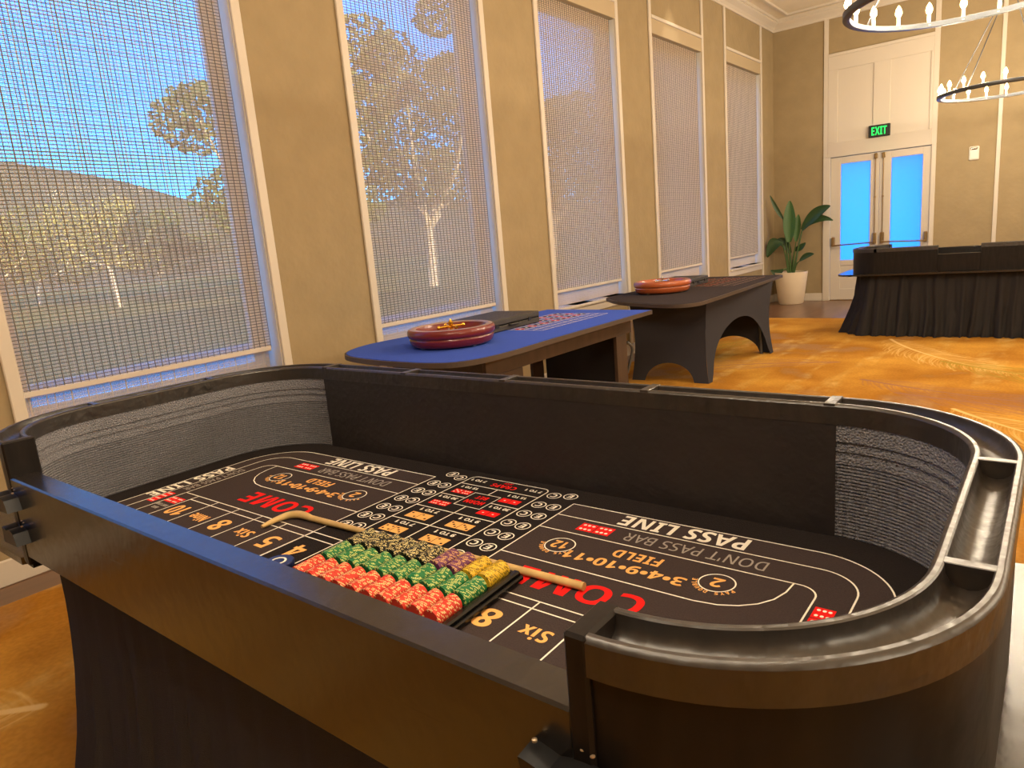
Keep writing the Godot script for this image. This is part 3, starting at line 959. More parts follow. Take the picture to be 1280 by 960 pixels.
# ---------------------------------------------------------------- craps tables
func craps_table(o: Node3D, a: float, b: float, r: float, hr: float, hf: float, shelf_y: float, open: float, panel_top: float, notch: float, lip: float) -> Node:
	var seam := open + 0.02
	# rail profile with the chip groove
	var g := 0.074
	var prof := [Vector2(0.0, hr - 0.045), Vector2(0.0, hr - 0.006), Vector2(0.003, hr - 0.001), Vector2(0.006, hr), Vector2(0.0115, hr), Vector2(0.0135, hr - 0.002)]
	var grp := [1, 2, 2, 3, 4, 5]
	for k in 7:
		var t := PI * (k + 0.5) / 7.0
		prof.append(Vector2(0.0370 - cos(t) * 0.0228, hr - 0.009 - sin(t) * 0.021))
		grp.append(5)
	prof.append_array([Vector2(0.0605, hr - 0.002), Vector2(0.0625, hr), Vector2(g - 0.006, hr), Vector2(g - 0.002, hr - 0.002), Vector2(g, hr - 0.006), Vector2(g, hr - 0.045)])
	grp.append_array([6, 7, 8, 8, 9, 10])
	var li := g - 0.013
	var wall := [Vector2(0.006, shelf_y), Vector2(0.006, hr - 0.045), Vector2(li, hr - 0.045), Vector2(li, shelf_y)]
	# pile lining: ribbed below, bands above
	var lining := [Vector2(li, hf - 0.004)]
	var y := hf - 0.004
	var top := hr - 0.045
	var lg := [1]
	while y < hf + (top - hf) * 0.64:
		lining.append(Vector2(li + 0.0115, y)); lg.append(2)
		lining.append(Vector2(li + 0.0115, y + 0.0034)); lg.append(3)
		lining.append(Vector2(li + 0.0055, y + 0.0050)); lg.append(2)
		lining.append(Vector2(li + 0.0055, y + 0.0066)); lg.append(3)
		y += 0.0076
	for band in [[0.0125, 0.014], [0.0075, 0.014], [0.0115, 0.007], [0.0065, 0.014]]:
		lining.append(Vector2(li + band[0], y)); lg.append(2)
		y = minf(y + band[1], top)
		lining.append(Vector2(li + band[0], y)); lg.append(3)
	lining.append(Vector2(li + 0.0105, y)); lg.append(2)
	lining.append(Vector2(li + 0.0105, top)); lg.append(4)
	lining.append(Vector2(li, top)); lg.append(5)
	for s in [-1.0, 1.0]:
		var p := end_path(s, a, b, r, open, seam)
		var rail := put(sweep_mesh(p, prof, grp), "rail", M.paint_rail, o)
		for w in [-0.2, 0.2]:
			put(box_mesh(Vector3(s * a - s * 0.037 - 0.028, hr - 0.032, w - 0.008), Vector3(s * a - s * 0.037 + 0.028, hr - 0.0003, w + 0.008), 0.001), "groove_divider", M.paint_rail, rail)
		put(sweep_mesh(p, wall), "tub_wall", M.tub_paint, o)
		put(sweep_mesh(p, lining, lg), "pile_lining", M.pile, o)
		# board closing the end of the tub at the dealer's side
		put(box_mesh(Vector3(s * open - (0.003 if s > 0 else 0.026), shelf_y + 0.01, b - g - 0.001), Vector3(s * open + (0.026 if s > 0 else 0.003), hr + 0.0006, b + 0.0015), 0.004), "end_board", M.tub_paint, o)
	# back wall and its rail
	if notch <= 0.0:
		var bp := [[Vector2(-seam, -b), Vector2(0, 1)], [Vector2(seam, -b), Vector2(0, 1)]]
		var rail := put(sweep_mesh(bp, prof, grp), "rail", M.paint_rail, o)
		for u in [-seam + 0.012, -0.453, -0.032, 0.431, seam - 0.014]:
			put(box_mesh(Vector3(u - 0.012, hr - 0.03, -b + 0.0005), Vector3(u + 0.012, hr + 0.0012, -b + g - 0.0005), 0.001), "groove_divider", M.paint_rail, rail)
		put(box_mesh(Vector3(-seam, shelf_y, -b + 0.006), Vector3(seam, hr - 0.045, -b + g - 0.001), 0.0), "back_board", M.board, o)
	else:
		for s in [-1.0, 1.0]:
			var u0 := minf(s * notch, s * seam)
			var u1 := maxf(s * notch, s * seam)
			put(sweep_mesh([[Vector2(u0, -b), Vector2(0, 1)], [Vector2(u1, -b), Vector2(0, 1)]], prof, grp), "rail", M.paint_rail, o)
			put(box_mesh(Vector3(u0, shelf_y, -b + 0.004), Vector3(u1, hr - 0.045, -b + g - 0.001)), "back_board", M.tub_paint, o)
		put(box_mesh(Vector3(-notch, shelf_y, -b + 0.004), Vector3(notch, hr - 0.1, -b + g - 0.001), 0.004), "notch_board", M.tub_paint, o)
	# dealer's side panel
	put(box_mesh(Vector3(-open - 0.001, hf - 0.012, b - 0.06), Vector3(open + 0.001, panel_top, b), 0.004), "dealer_panel", M.paint, o)
	# bed with the felt on it
	put(prism_mesh(rounded(a - 0.06, b - 0.06, r - 0.06), shelf_y, hf - 0.003), "bed", M.black_board, o)
	var felt := put(prism_mesh(rounded(a - 0.06, b - 0.06, r - 0.06), hf - 0.003, hf), "felt", M.felt, o)
	# drinks shelf round the tub
	var so := []
	for v in rounded(a + lip, b + 0.024, 0.2):
		so.append(v - Vector2(0, 0.036))
		if so.size() == 13:      # set back under the dealer's panel
			so.append_array([Vector2(open + 0.12, b - 0.012), Vector2(open + 0.06, b - 0.1), Vector2(-open - 0.06, b - 0.1), Vector2(-open - 0.12, b - 0.012)])
	put(prism_mesh(so, shelf_y - 0.022, shelf_y - 0.0005), "drinks_shelf", M.paint, o)
	return felt

# hanging cloth round an outline
func skirt_mesh(a: float, b: float, r: float, y0: float, y1: float, flare: float, amp: float, folds: float, sd: int) -> ArrayMesh:
	var out := rounded(a, b, r, 10)
	# resample evenly
	var total := 0.0
	for i in out.size():
		total += out[i].distance_to(out[(i + 1) % out.size()])
	var n := int(total / 0.018)
	var pts := []
	var nrm := []
	var i := 0
	var acc := 0.0
	for k in n:
		var want := total * k / n
		while acc + out[i].distance_to(out[(i + 1) % out.size()]) < want and i < out.size() - 1:
			acc += out[i].distance_to(out[(i + 1) % out.size()])
			i += 1
		var e: Vector2 = out[(i + 1) % out.size()] - out[i]
		pts.append(out[i] + e.normalized() * (want - acc))
	for k in n:
		var d: Vector2 = (pts[(k + 1) % n] - pts[(k - 1 + n) % n]).normalized()
		nrm.append(Vector2(d.y, -d.x))
	var ns := FastNoiseLite.new()
	ns.seed = sd
	ns.frequency = 1.0
	var rows := 14
	var grid := []
	for j in rows + 1:
		var t := float(j) / rows
		var row := []
		for k in n:
			var s := TAU * k / n
			var w := 1.0 + 0.35 * ns.get_noise_2d(cos(s) * 3.0, sin(s) * 3.0)
			var ph := folds * s + 2.2 * ns.get_noise_2d(cos(s) * 5.0 + 9.0, sin(s) * 5.0 + t * 0.7)
			var f := (0.5 + 0.5 * sin(ph)) * (0.6 + 0.4 * sin(ph * 0.37 + 1.0))
			var off := flare * pow(t, 2.0) * w + amp * (0.25 + 0.75 * t) * (f - 0.35) + amp * 0.25 * t * sin(ph * 2.3)
			var q: Vector2 = pts[k] + nrm[k] * off
			row.append(Vector3(q.x, lerpf(y1, y0, t), q.y))
		grid.append(row)
	var st := mb()
	st.set_smooth_group(3)
	for j in rows:
		for k in n:
			quad(st, grid[j][k], grid[j + 1][k], grid[j + 1][(k + 1) % n], grid[j][(k + 1) % n])
	return done(st)

func latch(parent: Node, at: Vector3, s: float) -> void:
	var st := mb()
	# two-lobed black clamp plate and its knob
	var pts := []
	for k in 25:
		var t := float(k) / 24.0
		var x := lerpf(-0.052, 0.052, t) * (1.0 if s > 0 else 0.75)
		pts.append(Vector2(x, 0.016 + 0.007 * absf(cos(t * PI * 1.5))))
	var prof := []
	prof.append_array(pts)
	prof.append(Vector2(0.05, -0.016))
	prof.append(Vector2(-0.045, -0.02))
	var pv := PackedVector2Array(prof)
	var idx := Geometry2D.triangulate_polygon(pv)
	for z in [0.0, 0.034]:
		for i in range(0, idx.size(), 3):
			tri(st, Vector3(pv[idx[i]].x, pv[idx[i]].y, z), Vector3(pv[idx[i + 1]].x, pv[idx[i + 1]].y, z), Vector3(pv[idx[i + 2]].x, pv[idx[i + 2]].y, z))
	for i in pv.size():
		var p := pv[i]
		var q := pv[(i + 1) % pv.size()]
		quad(st, Vector3(p.x * 1.05, p.y, 0), Vector3(q.x * 1.05, q.y, 0), Vector3(q.x, q.y, 0.034), Vector3(p.x, p.y, 0.034))
	var o := put(done(st), "latch", M.latch, parent, at)
	put(lathe_mesh([Vector2(0, 0), Vector2(0.003, 0), Vector2(0.0032, 0.003), Vector2(0, 0.004)], 10), "screw", M.screw, o, Vector3(-0.044 * s, 0.03, 0.012))
	for q in [Vector3(0.012, 0.036, 0.001), Vector3(0.024, 0.033, 0.001)]:
		put(lathe_mesh([Vector2(0, 0), Vector2(0.0032, 0.0004), Vector2(0.0028, 0.002), Vector2(0, 0.003)], 10), "screw", M.screw, o, q)

const TX := 2.884
const TZ := -1.075
const HF := 0.797

func near_craps() -> void:
	var o := base("craps_table", Vector3(TX, 0, TZ))
	tag(o, "black craps table with printed felt and grey pile walls in the foreground", "craps table")
	var felt := craps_table(o, 1.224, 0.546, 0.335, 1.10, HF, 0.752, 0.866, 1.008, 0.0, 0.33)
	craps_layout(felt, HF)
	for s in [-1.0, 1.0]:
		latch(o, Vector3(s * (0.866 if s > 0 else 0.872), 0.928 if s > 0 else 0.944, 0.5445), s)
		latch(o, Vector3(s * (0.878 if s > 0 else 0.86), 0.832 if s > 0 else 0.856, 0.5445), s)
	put(skirt_mesh(0.955, 0.49, 0.12, 0.012, 0.735, 0.09, 0.028, 62.0, 5), "skirt", M.skirt, o)

func far_craps() -> void:
	var o := base("craps_table", Vector3(3.21, 0, -9.76), PI)
	tag(o, "black craps table with a long draped skirt in front of the double doors", "craps table")
	craps_table(o, 1.15, 0.48, 0.32, 1.04, 0.775, 0.745, 0.84, 0.97, 0.205, 0.13)
	put(skirt_mesh(1.08, 0.44, 0.25, 0.012, 0.73, 0.15, 0.10, 47.0, 8), "skirt", M.skirt_shaded, o)

# ---------------------------------------------------------------- chips, tray, stick
func chip_mesh(body: Color, spot: Color, second: Color, sd: int) -> ArrayMesh:
	var st := mb()
	var R := 0.0196
	var h := 0.0016
	var seg := 40
	var cr := RandomNumberGenerator.new()
	cr.seed = sd
	var cb := lin(body)
	var cs := lin(spot)
	var c2 := lin(second)
	var pat := []
	for k in seg:
		var e := k % 10
		pat.append([cs if e == 0 or e == 3 else cb, cs if e == 1 or e == 4 else (c2 if e == 8 else cb)])
	for k in seg:
		var a := TAU * k / seg
		var b := TAU * (k + 1) / seg
		var d0 := Vector3(cos(a), sin(a), 0)
		var d1 := Vector3(cos(b), sin(b), 0)
		st.set_smooth_group(1)
		for half in 2:
			var z0 := -h if half == 0 else 0.0
			var z1 := 0.0 if half == 0 else h
			st.set_color(pat[k][half])
			quad(st, d0 * R + Vector3(0, 0, z0), d1 * R + Vector3(0, 0, z0), d1 * R + Vector3(0, 0, z1), d0 * R + Vector3(0, 0, z1))
		st.set_smooth_group(-1)
		for z in [-h, h]:
			st.set_color(pat[k][0])
			quad(st, d0 * R + Vector3(0, 0, z), d1 * R + Vector3(0, 0, z), d1 * R * 0.82 + Vector3(0, 0, z), d0 * R * 0.82 + Vector3(0, 0, z))
			st.set_color(cb)
			tri(st, Vector3(0, 0, z), d0 * R * 0.82 + Vector3(0, 0, z), d1 * R * 0.82 + Vector3(0, 0, z))
	return done(st)

func chips_and_tray() -> void:
	var turn := 0.045
	var at := Vector3(TX + 0.1595, HF + 0.0022, TZ + 0.1655)
	var o := base("chip_tray", at, turn)
	tag(o, "black plastic chip tray filled with rolls of poker chips", "chip tray")
	var pitch := 0.0439
	var rowz := [-0.1135, -0.0345, 0.0445]
	var rl := 0.0705
	# scalloped bed
	var st := mb()
	for z in rowz:
		var n := 120
		var w := pitch * 10.0
		for k in n:
			var xs := [-w * 0.5 + w * k / n, -w * 0.5 + w * (k + 1) / n]
			var ys := []
			for x in xs:
				var d := fposmod(x + w * 0.5, pitch) - pitch * 0.5
				if x == xs[1] and absf(d + pitch * 0.5) < 1e-6: d = pitch * 0.5
				ys.append(minf(0.016, 0.0235 - sqrt(maxf(0.0, 0.0206 * 0.0206 - d * d))))
			st.set_smooth_group(-1)
			quad(st, Vector3(xs[0], ys[0], z), Vector3(xs[0], ys[0], z + rl), Vector3(xs[1], ys[1], z + rl), Vector3(xs[1], ys[1], z))
	put(done(st), "scalloped_bed", M.tray, o)
	st = mb()
	for z in [-0.1235, -0.0425, 0.0365, 0.1155]:
		box(st, Vector3(-0.2195, 0.0, z), Vector3(0.2195, 0.019, z + (0.0075 if z > -0.1 and z < 0.1 else 0.0095)), 0.002)
	put(done(st), "divider", M.tray, o)
	st = mb()
	for s in [-1.0, 1.0]:
		box(st, Vector3(minf(s * 0.2195, s * 0.236), 0.0, -0.1255), Vector3(maxf(s * 0.2195, s * 0.236), 0.021, 0.1265), 0.003)
		box(st, Vector3(minf(s * 0.236, s * 0.245), 0.004, -0.1225), Vector3(maxf(s * 0.236, s * 0.245), 0.0135, 0.1235), 0.002)
	box(st, Vector3(-0.2195, 0.0, -0.1255), Vector3(0.2195, 0.0015, 0.1265))
	put(done(st), "rim", M.tray, o)

	var cream := Color(0.95, 0.88, 0.62)
	var kinds := {
		"red": [Color(0.80, 0.20, 0.13), cream, Color(0.80, 0.20, 0.13)],
		"green": [Color(0.08, 0.44, 0.24), Color(0.86, 0.86, 0.5), Color(0.08, 0.44, 0.24)],
		"black": [Color(0.13, 0.12, 0.09), cream, cream],
		"purple": [Color(0.42, 0.20, 0.36), Color(0.92, 0.74, 0.42), Color(0.42, 0.20, 0.36)],
		"yellow": [Color(0.86, 0.70, 0.17), Color(0.16, 0.13, 0.08), Color(0.93, 0.80, 0.38)]}
	var meshes := {}
	for k in kinds:
		meshes[k] = chip_mesh(kinds[k][0], kinds[k][1], kinds[k][2], 3)
	var ord := ["first", "second", "third", "fourth", "fifth", "sixth", "seventh", "eighth", "ninth", "tenth"]
	var cr := RandomNumberGenerator.new()
	cr.seed = 31
	var tb := Basis(Vector3.UP, turn)
	for row in 3:
		for c in 10:
			var col := "red" if row == 2 else ("green" if row == 1 else ("black" if c < 6 else ("purple" if c < 8 else "yellow")))
			var place := ""
			if row == 2: place = "%s red roll from the stick's curved end" % ord[c]
			elif row == 1: place = "%s green roll from the stick's curved end" % ord[c]
			elif c < 6: place = "%s black roll from the stick's curved end" % ord[c]
			elif c < 8: place = "purple roll beside the %s" % ("black rolls" if c == 6 else "yellow rolls")
			else: place = "yellow roll %s" % ("next to the purple rolls" if c == 8 else "at the end of the tray")
			var label := "%s poker chip in the %s" % [col, place]
			var n := 20
			var dz := rl / (n + 0.3)
			var loose := 0.0012 if row == 0 and c < 6 else 0.00035
			for k in n:
				var o2 := MeshInstance3D.new()
				o2.mesh = meshes[col]
				o2.material_override = M.chip
				o2.name = numbered(col + "_poker_chip")
				add_child(o2)
				var loc := Vector3((c - 4.5) * pitch + cr.randf_range(-loose, loose), 0.0231 + cr.randf_range(0, loose * 2.0), rowz[row] + dz * (k + 0.65))
				o2.transform = Transform3D(tb * Basis(Vector3(0, 0, 1), cr.randf() * TAU), at + tb * loc)
				tag(o2, label, "poker chip", "%s chips, %s roll" % [col, ord[c]])

func stick_and_puck() -> void:
	var o := base("croupier_stick", Vector3(TX, HF + 0.0022, TZ))
	tag(o, "bamboo dealer's stick with a curved end lying behind the chip tray", "stick")
	var st := mb()
	var r := 0.0085
	var pts := [Vector3(0.53, r, 0.004), Vector3(0.3, r, 0.012), Vector3(0.05, r, 0.026), Vector3(-0.2, r, 0.036), Vector3(-0.32, r, 0.041)]
	put(tube_of(pts, [0.0088, 0.0085, 0.008, 0.0078, 0.0085]), "shaft", M.stick, o)
	var hook := [Vector3(-0.318, r, 0.041), Vector3(-0.35, 0.0105, 0.041), Vector3(-0.378, 0.011, 0.047), Vector3(-0.396, 0.010, 0.062), Vector3(-0.403, 0.0085, 0.085), Vector3(-0.404, 0.0075, 0.112), Vector3(-0.402, 0.006, 0.14)]
	put(tube_of(hook, [0.0087, 0.0105, 0.0108, 0.0098, 0.0085, 0.007, 0.0045]), "hook", M.stick, o)
	var p := base("on_off_puck", Vector3(TX - 0.155, HF + 0.001, TZ + 0.253))
	tag(p, "dark blue marker puck with a white ring beside the red chips", "puck")
	put(lathe_mesh([Vector2(0, 0), Vector2(0.034, 0), Vector2(0.036, 0.003), Vector2(0.036, 0.012), Vector2(0.034, 0.015), Vector2(0, 0.015)], 36), "disc", M.puck, p)
	put(lathe_mesh([Vector2(0.014, 0.0152), Vector2(0.014, 0.0158), Vector2(0.019, 0.0158), Vector2(0.019, 0.0152)], 36), "ring", M.print_cream, p)

func tube_of(pts: Array, radii: Array, seg := 12) -> ArrayMesh:
	# smooth the run with a Catmull-Rom pass
	var p2 := []
	var r2 := []
	for i in pts.size() - 1:
		var a: Vector3 = pts[maxi(i - 1, 0)]
		var b: Vector3 = pts[i]
		var c: Vector3 = pts[i + 1]
		var d: Vector3 = pts[mini(i + 2, pts.size() - 1)]
		for k in 5:
			var t := k / 5.0
			p2.append(b.cubic_interpolate(c, a, d, t))
			r2.append(lerpf(radii[mini(i, radii.size() - 1)], radii[mini(i + 1, radii.size() - 1)], t))
	p2.append(pts[-1])
	r2.append(radii[-1])
	var st := mb()
	tube(st, p2, r2, seg)
	return done(st)

# ---------------------------------------------------------------- roulette tables
func smooth_outline(pts: Array, n := 6) -> Array:
	var out := []
	for i in pts.size():
		var a: Vector2 = pts[(i - 1 + pts.size()) % pts.size()]
		var b: Vector2 = pts[i]
		var c: Vector2 = pts[(i + 1) % pts.size()]
		var d: Vector2 = pts[(i + 2) % pts.size()]
		var k := n if b.distance_to(c) < 0.7 else 1
		for j in k:
			var t := float(j) / k
			out.append(b.cubic_interpolate(c, a, d, t) if k > 1 else b)
	return out

func roulette_wheel(label: String, at: Vector3, wood: Material, lip: Material, hub: Material) -> void:
	var o := base("roulette_wheel_bowl", at)
	tag(o, label, "roulette wheel", "roulette wheels")
	o.scale = Vector3(1, 1.4, 1)
	put(lathe_mesh([Vector2(0, 0.005), Vector2(0.25, 0.005), Vector2(0.266, 0.012), Vector2(0.276, 0.026), Vector2(0.279, 0.038), Vector2(0.274, 0.043), Vector2(0.274, 0.047), Vector2(0.284, 0.05), Vector2(0.289, 0.058), Vector2(0.289, 0.072), Vector2(0.284, 0.082), Vector2(0.272, 0.0862)], 64), "bowl", wood, o)
	put(lathe_mesh([Vector2(0.272, 0.0862), Vector2(0.262, 0.088), Vector2(0.236, 0.087), Vector2(0.232, 0.083)], 64), "lip", lip, o)
	put(lathe_mesh([Vector2(0.233, 0.084), Vector2(0.225, 0.066), Vector2(0.195, 0.05), Vector2(0.17, 0.046)], 64), "ball_track", wood, o)
	var rotor := put(lathe_mesh([Vector2(0.17, 0.046), Vector2(0.165, 0.052), Vector2(0.13, 0.044), Vector2(0.09, 0.05), Vector2(0.03, 0.062), Vector2(0, 0.064)], 64), "rotor", wood, o)
	put(lathe_mesh([Vector2(0.022, 0.062), Vector2(0.02, 0.07), Vector2(0.009, 0.074), Vector2(0.008, 0.088), Vector2(0.017, 0.094), Vector2(0.017, 0.104), Vector2(0.008, 0.110), Vector2(0.006, 0.118), Vector2(0, 0.12)], 20), "turret", hub, rotor)
	for k in 4:
		var a := TAU * k / 4.0 + 0.4
		var d := Vector3(cos(a), 0, sin(a))
		put(tube_of([d * 0.008 + Vector3(0, 0.084, 0), d * 0.075 + Vector3(0, 0.083, 0), d * 0.082 + Vector3(0, 0.083, 0), d * 0.098 + Vector3(0, 0.083, 0)], [0.006, 0.006, 0.011, 0.008], 8), "turret_arm", hub, rotor)
	for k in 4:
		var a := TAU * k / 4.0 + 0.2
		put(lathe_mesh([Vector2(0, 0), Vector2(0.012, 0), Vector2(0.012, 0.012), Vector2(0.008, 0.018), Vector2(0, 0.018)], 12), "foot", M.chrome, o, Vector3(cos(a) * 0.235, 0.0, sin(a) * 0.235))

func layout_print(y: float, z0: float, z1: float, x0: float, x1: float, dark: bool) -> ArrayMesh:
	var st := mb()
	var red := lin(Color(0.72, 0.16, 0.13)) if not dark else lin(Color(0.50, 0.18, 0.13))
	var blk := lin(Color(0.06, 0.06, 0.10)) if not dark else lin(Color(0.08, 0.06, 0.06))
	var wht := lin(Color(0.85, 0.82, 0.80)) if not dark else lin(Color(0.62, 0.50, 0.42))
	var n := 12
	var cols := 3
	var out_w := (x1 - x0) * 0.32
	var cx := (x1 - x0 - out_w) / cols
	for i in n + 1:
		var z := lerpf(z0, z1, float(i) / n)
		st.set_color(wht)
		flat_rect(st, Vector2(x0, z - 0.004), Vector2(x1, z + 0.004), y)
	for x in [x0, x0 + cx, x0 + cx * 2, x0 + cx * 3, x0 + cx * 3 + out_w * 0.5, x1]:
		flat_rect(st, Vector2(x - 0.004, minf(z0, z1)), Vector2(x + 0.004, maxf(z0, z1)), y)
	for i in n:
		for c in cols:
			var z := lerpf(z0, z1, (i + 0.5) / n)
			var x := x0 + cx * (c + 0.5)
			st.set_color(red if (i + c) % 2 == 0 else blk)
			var pts := circle_pts(x, z, cx * 0.34, 14, absf(z1 - z0) / n * 0.38)
			for k in pts.size():
				var p: Vector2 = pts[k]
				var q: Vector2 = pts[(k + 1) % pts.size()]
				tri(st, Vector3(x, y + 0.0002, z), Vector3(p.x, y + 0.0002, p.y), Vector3(q.x, y + 0.0002, q.y))
			st.set_color(wht)
			flat_rect(st, Vector2(x - cx * 0.06, z - 0.012), Vector2(x + cx * 0.10, z + 0.012), y + 0.0004)
	return done(st)

func tabletop(o: Node3D, outline: Array, y: float, felt: Material) -> Node:
	var grown := Geometry2D.offset_polygon(PackedVector2Array(outline), 0.014)
	var edge := []
	for v in grown[0]: edge.append(v)
	put(prism_mesh(edge, y - 0.032, y - 0.002, true), "padded_edge", M.edge, o)
	return put(prism_mesh(outline, y - 0.03, y + 0.001), "felt", felt, o)

func case_box(label: String, at: Vector3, turn: float, sx: float, sz: float, h: float) -> void:
	var o := base("chip_case", at, turn)
	tag(o, label, "case", "black cases on the roulette tables")
	put(box_mesh(Vector3(-sx, 0.0, -sz), Vector3(sx, h * 0.48, sz), 0.006), "bottom_shell", M.case, o)
	put(box_mesh(Vector3(-sx, h * 0.52, -sz), Vector3(sx, h, sz), 0.006), "lid", M.case, o)
	put(box_mesh(Vector3(-sx + 0.004, h * 0.46, -sz + 0.004), Vector3(sx - 0.004, h * 0.54, sz - 0.004)), "seam", M.print_black, o)
	for z in [-0.6, 0.6]:
		put(box_mesh(Vector3(sx - 0.001, h * 0.34, sz * z - 0.02), Vector3(sx + 0.006, h * 0.66, sz * z + 0.02), 0.002), "clasp", M.latch, o)
	put(tube_of([Vector3(sx, h * 0.4, -0.06), Vector3(sx + 0.02, h * 0.4, -0.05), Vector3(sx + 0.02, h * 0.4, 0.05), Vector3(sx, h * 0.4, 0.06)], [0.006], 8), "handle", M.latch, o)

func roulette_tables() -> void:
	# first: blue felt on boards
	var y := 0.862
	var c := Vector3(0.98, 0, -3.92)
	var o := base("roulette_table", c)
	tag(o, "roulette table with blue felt on brown boards beside the windows", "roulette table")
	var pts := []
	for p in [[0.28, -3.30], [0.33, -3.05], [0.47, -2.86], [0.72, -2.77], [1.08, -2.735], [1.38, -2.755], [1.53, -2.87], [1.585, -3.15], [1.57, -3.7], [1.555, -5.05], [0.50, -5.12], [0.46, -4.4], [0.34, -3.7]]:
		pts.append(Vector2(p[0] - c.x, p[1] - c.z))
	var felt := tabletop(o, smooth_outline(pts), y, M.blue_felt)
	put(layout_print(y + 0.0016, -0.02, -0.93, -0.22, 0.30, false), "printed_layout", M.print_paint, felt)
	put(box_mesh(Vector3(0.43, 0.70, -1.02), Vector3(0.455, y - 0.032, 0.80), 0.002), "apron", M.brown_board, o)
	put(box_mesh(Vector3(-0.40, 0.70, -1.02), Vector3(-0.375, y - 0.032, 0.70), 0.002), "apron", M.brown_board, o)
	put(box_mesh(Vector3(-0.375, 0.70, 0.78), Vector3(0.43, y - 0.032, 0.80), 0.002), "apron", M.brown_board, o)
	for a in [[0.43, 0.44, 0.72], [-0.40, 0.44, 0.68], [0.43, -0.93, -0.77], [-0.40, -0.93, -0.77]]:
		put(box_mesh(Vector3(a[0], 0.0, a[1]), Vector3(a[0] + 0.028, 0.70, a[2]), 0.002), "leg", M.brown_board, o)
	put(box_mesh(Vector3(-0.372, 0.02, -0.99), Vector3(0.35, 0.80, -0.965), 0.002), "end_panel", M.black_board, o)
	put(box_mesh(Vector3(-0.3, 0.02, 0.50), Vector3(0.30, 0.80, 0.52), 0.002), "end_panel", M.brown_board, o)
	put(tube_of([Vector3(0.42, 0.62, -1.0), Vector3(0.44, 0.55, -1.05), Vector3(0.40, 0.36, -1.02)], [0.012], 8), "folding_brace", M.iron, o)
	put(box_mesh(Vector3(-0.25, 0.74, 0.86), Vector3(0.05, y - 0.032, 0.90), 0.01), "bracket", M.black_board, o)
	roulette_wheel("dark red lacquered roulette wheel with gold turret on the blue felt", Vector3(0.995, y + 0.003, -3.32), M.red_wood, M.pale_wood, M.gold)
	case_box("flat black case lying behind the red roulette wheel on blue felt", Vector3(0.765, y + 0.003, -4.0), 0.03, 0.215, 0.34, 0.088)

	# second: fitted black cover with arched openings
	y = 0.845
	c = Vector3(1.14, 0, -6.95)
	var t := base("roulette_table", c)
	tag(t, "roulette table in a fitted black cover with arched openings", "roulette table")
	pts = []
	for p in [[0.47, -6.35], [0.58, -6.1], [0.86, -5.83], [1.22, -5.64], [1.50, -5.56], [1.66, -5.66], [1.68, -5.95], [1.64, -6.9], [1.56, -8.36], [0.58, -8.42], [0.50, -7.4]]:
		pts.append(Vector2(p[0] - c.x, p[1] - c.z))
	felt = tabletop(t, smooth_outline(pts), y, M.dark_felt)
	put(layout_print(y + 0.0016, -0.2, -1.2, -0.36, 0.30, true), "printed_layout", M.print_paint, felt)
	var k := [Vector2(0.74, -6.18), Vector2(1.545, -6.2), Vector2(1.60, -7.93), Vector2(0.72, -7.93)]
	var arch := [[0.19, 0.32], [0.53, 0.43], [0.19, 0.32], [0.53, 0.43]]
	for i in 4:
		var a: Vector2 = k[i]
		var b: Vector2 = k[(i + 1) % 4]
		put(cover_panel(a - Vector2(c.x, c.z), b - Vector2(c.x, c.z), y - 0.032, arch[i][0], arch[i][1]), "cover_panel", M.skirt, t)
	put(box_mesh(Vector3(-0.34, 0.74, -0.9), Vector3(0.36, y - 0.032, 0.7)), "frame", M.black_board, t)
	for q in [[-0.36, 0.7], [0.36, 0.7], [0.38, -0.9], [-0.36, -0.9]]:
		put(tube_of([Vector3(q[0] * 0.95, 0.0, q[1] * 0.97), Vector3(q[0] * 0.9, 0.74, q[1] * 0.93)], [0.018], 10), "leg", M.iron, t)
	roulette_wheel("copper brown roulette wheel with silver turret on the black covered table", Vector3(0.90, y + 0.003, -6.62), M.copper_wood, M.copper_wood, M.chrome)
	case_box("flat black case behind the copper roulette wheel", Vector3(0.80, y + 0.003, -7.32), 0.03, 0.2, 0.27, 0.085)

func cover_panel(a: Vector2, b: Vector2, top: float, ah: float, aw: float) -> ArrayMesh:
	var n := 40
	var rows := 10
	var d := (b - a).normalized()
	var nrm := Vector2(d.y, -d.x)      # points inwards
	var g := []
	for i in n + 1:
		var s := float(i) / n
		var e := (s - 0.5) / (aw)
		var y0 := ah * sqrt(maxf(0.0, 1.0 - e * e)) if absf(e) < 1.0 else 0.0
		var col := []
		for j in rows + 1:
			var y := lerpf(y0, top, float(j) / rows)
			var t := y / top
			var pinch := 0.035 * sin(PI * t)
			var q := a.lerp(b, s)
			q += nrm * pinch + d * pinch * (1.0 if s < 0.5 else -1.0) * pow(absf(2.0 * s - 1.0), 2.0)
			col.append(Vector3(q.x, y + 0.002, q.y))
		g.append(col)
	var st := mb()
	st.set_smooth_group(2)
	for i in n:
		for j in rows:
			quad(st, g[i][j], g[i + 1][j], g[i + 1][j + 1], g[i][j + 1])
	return done(st)

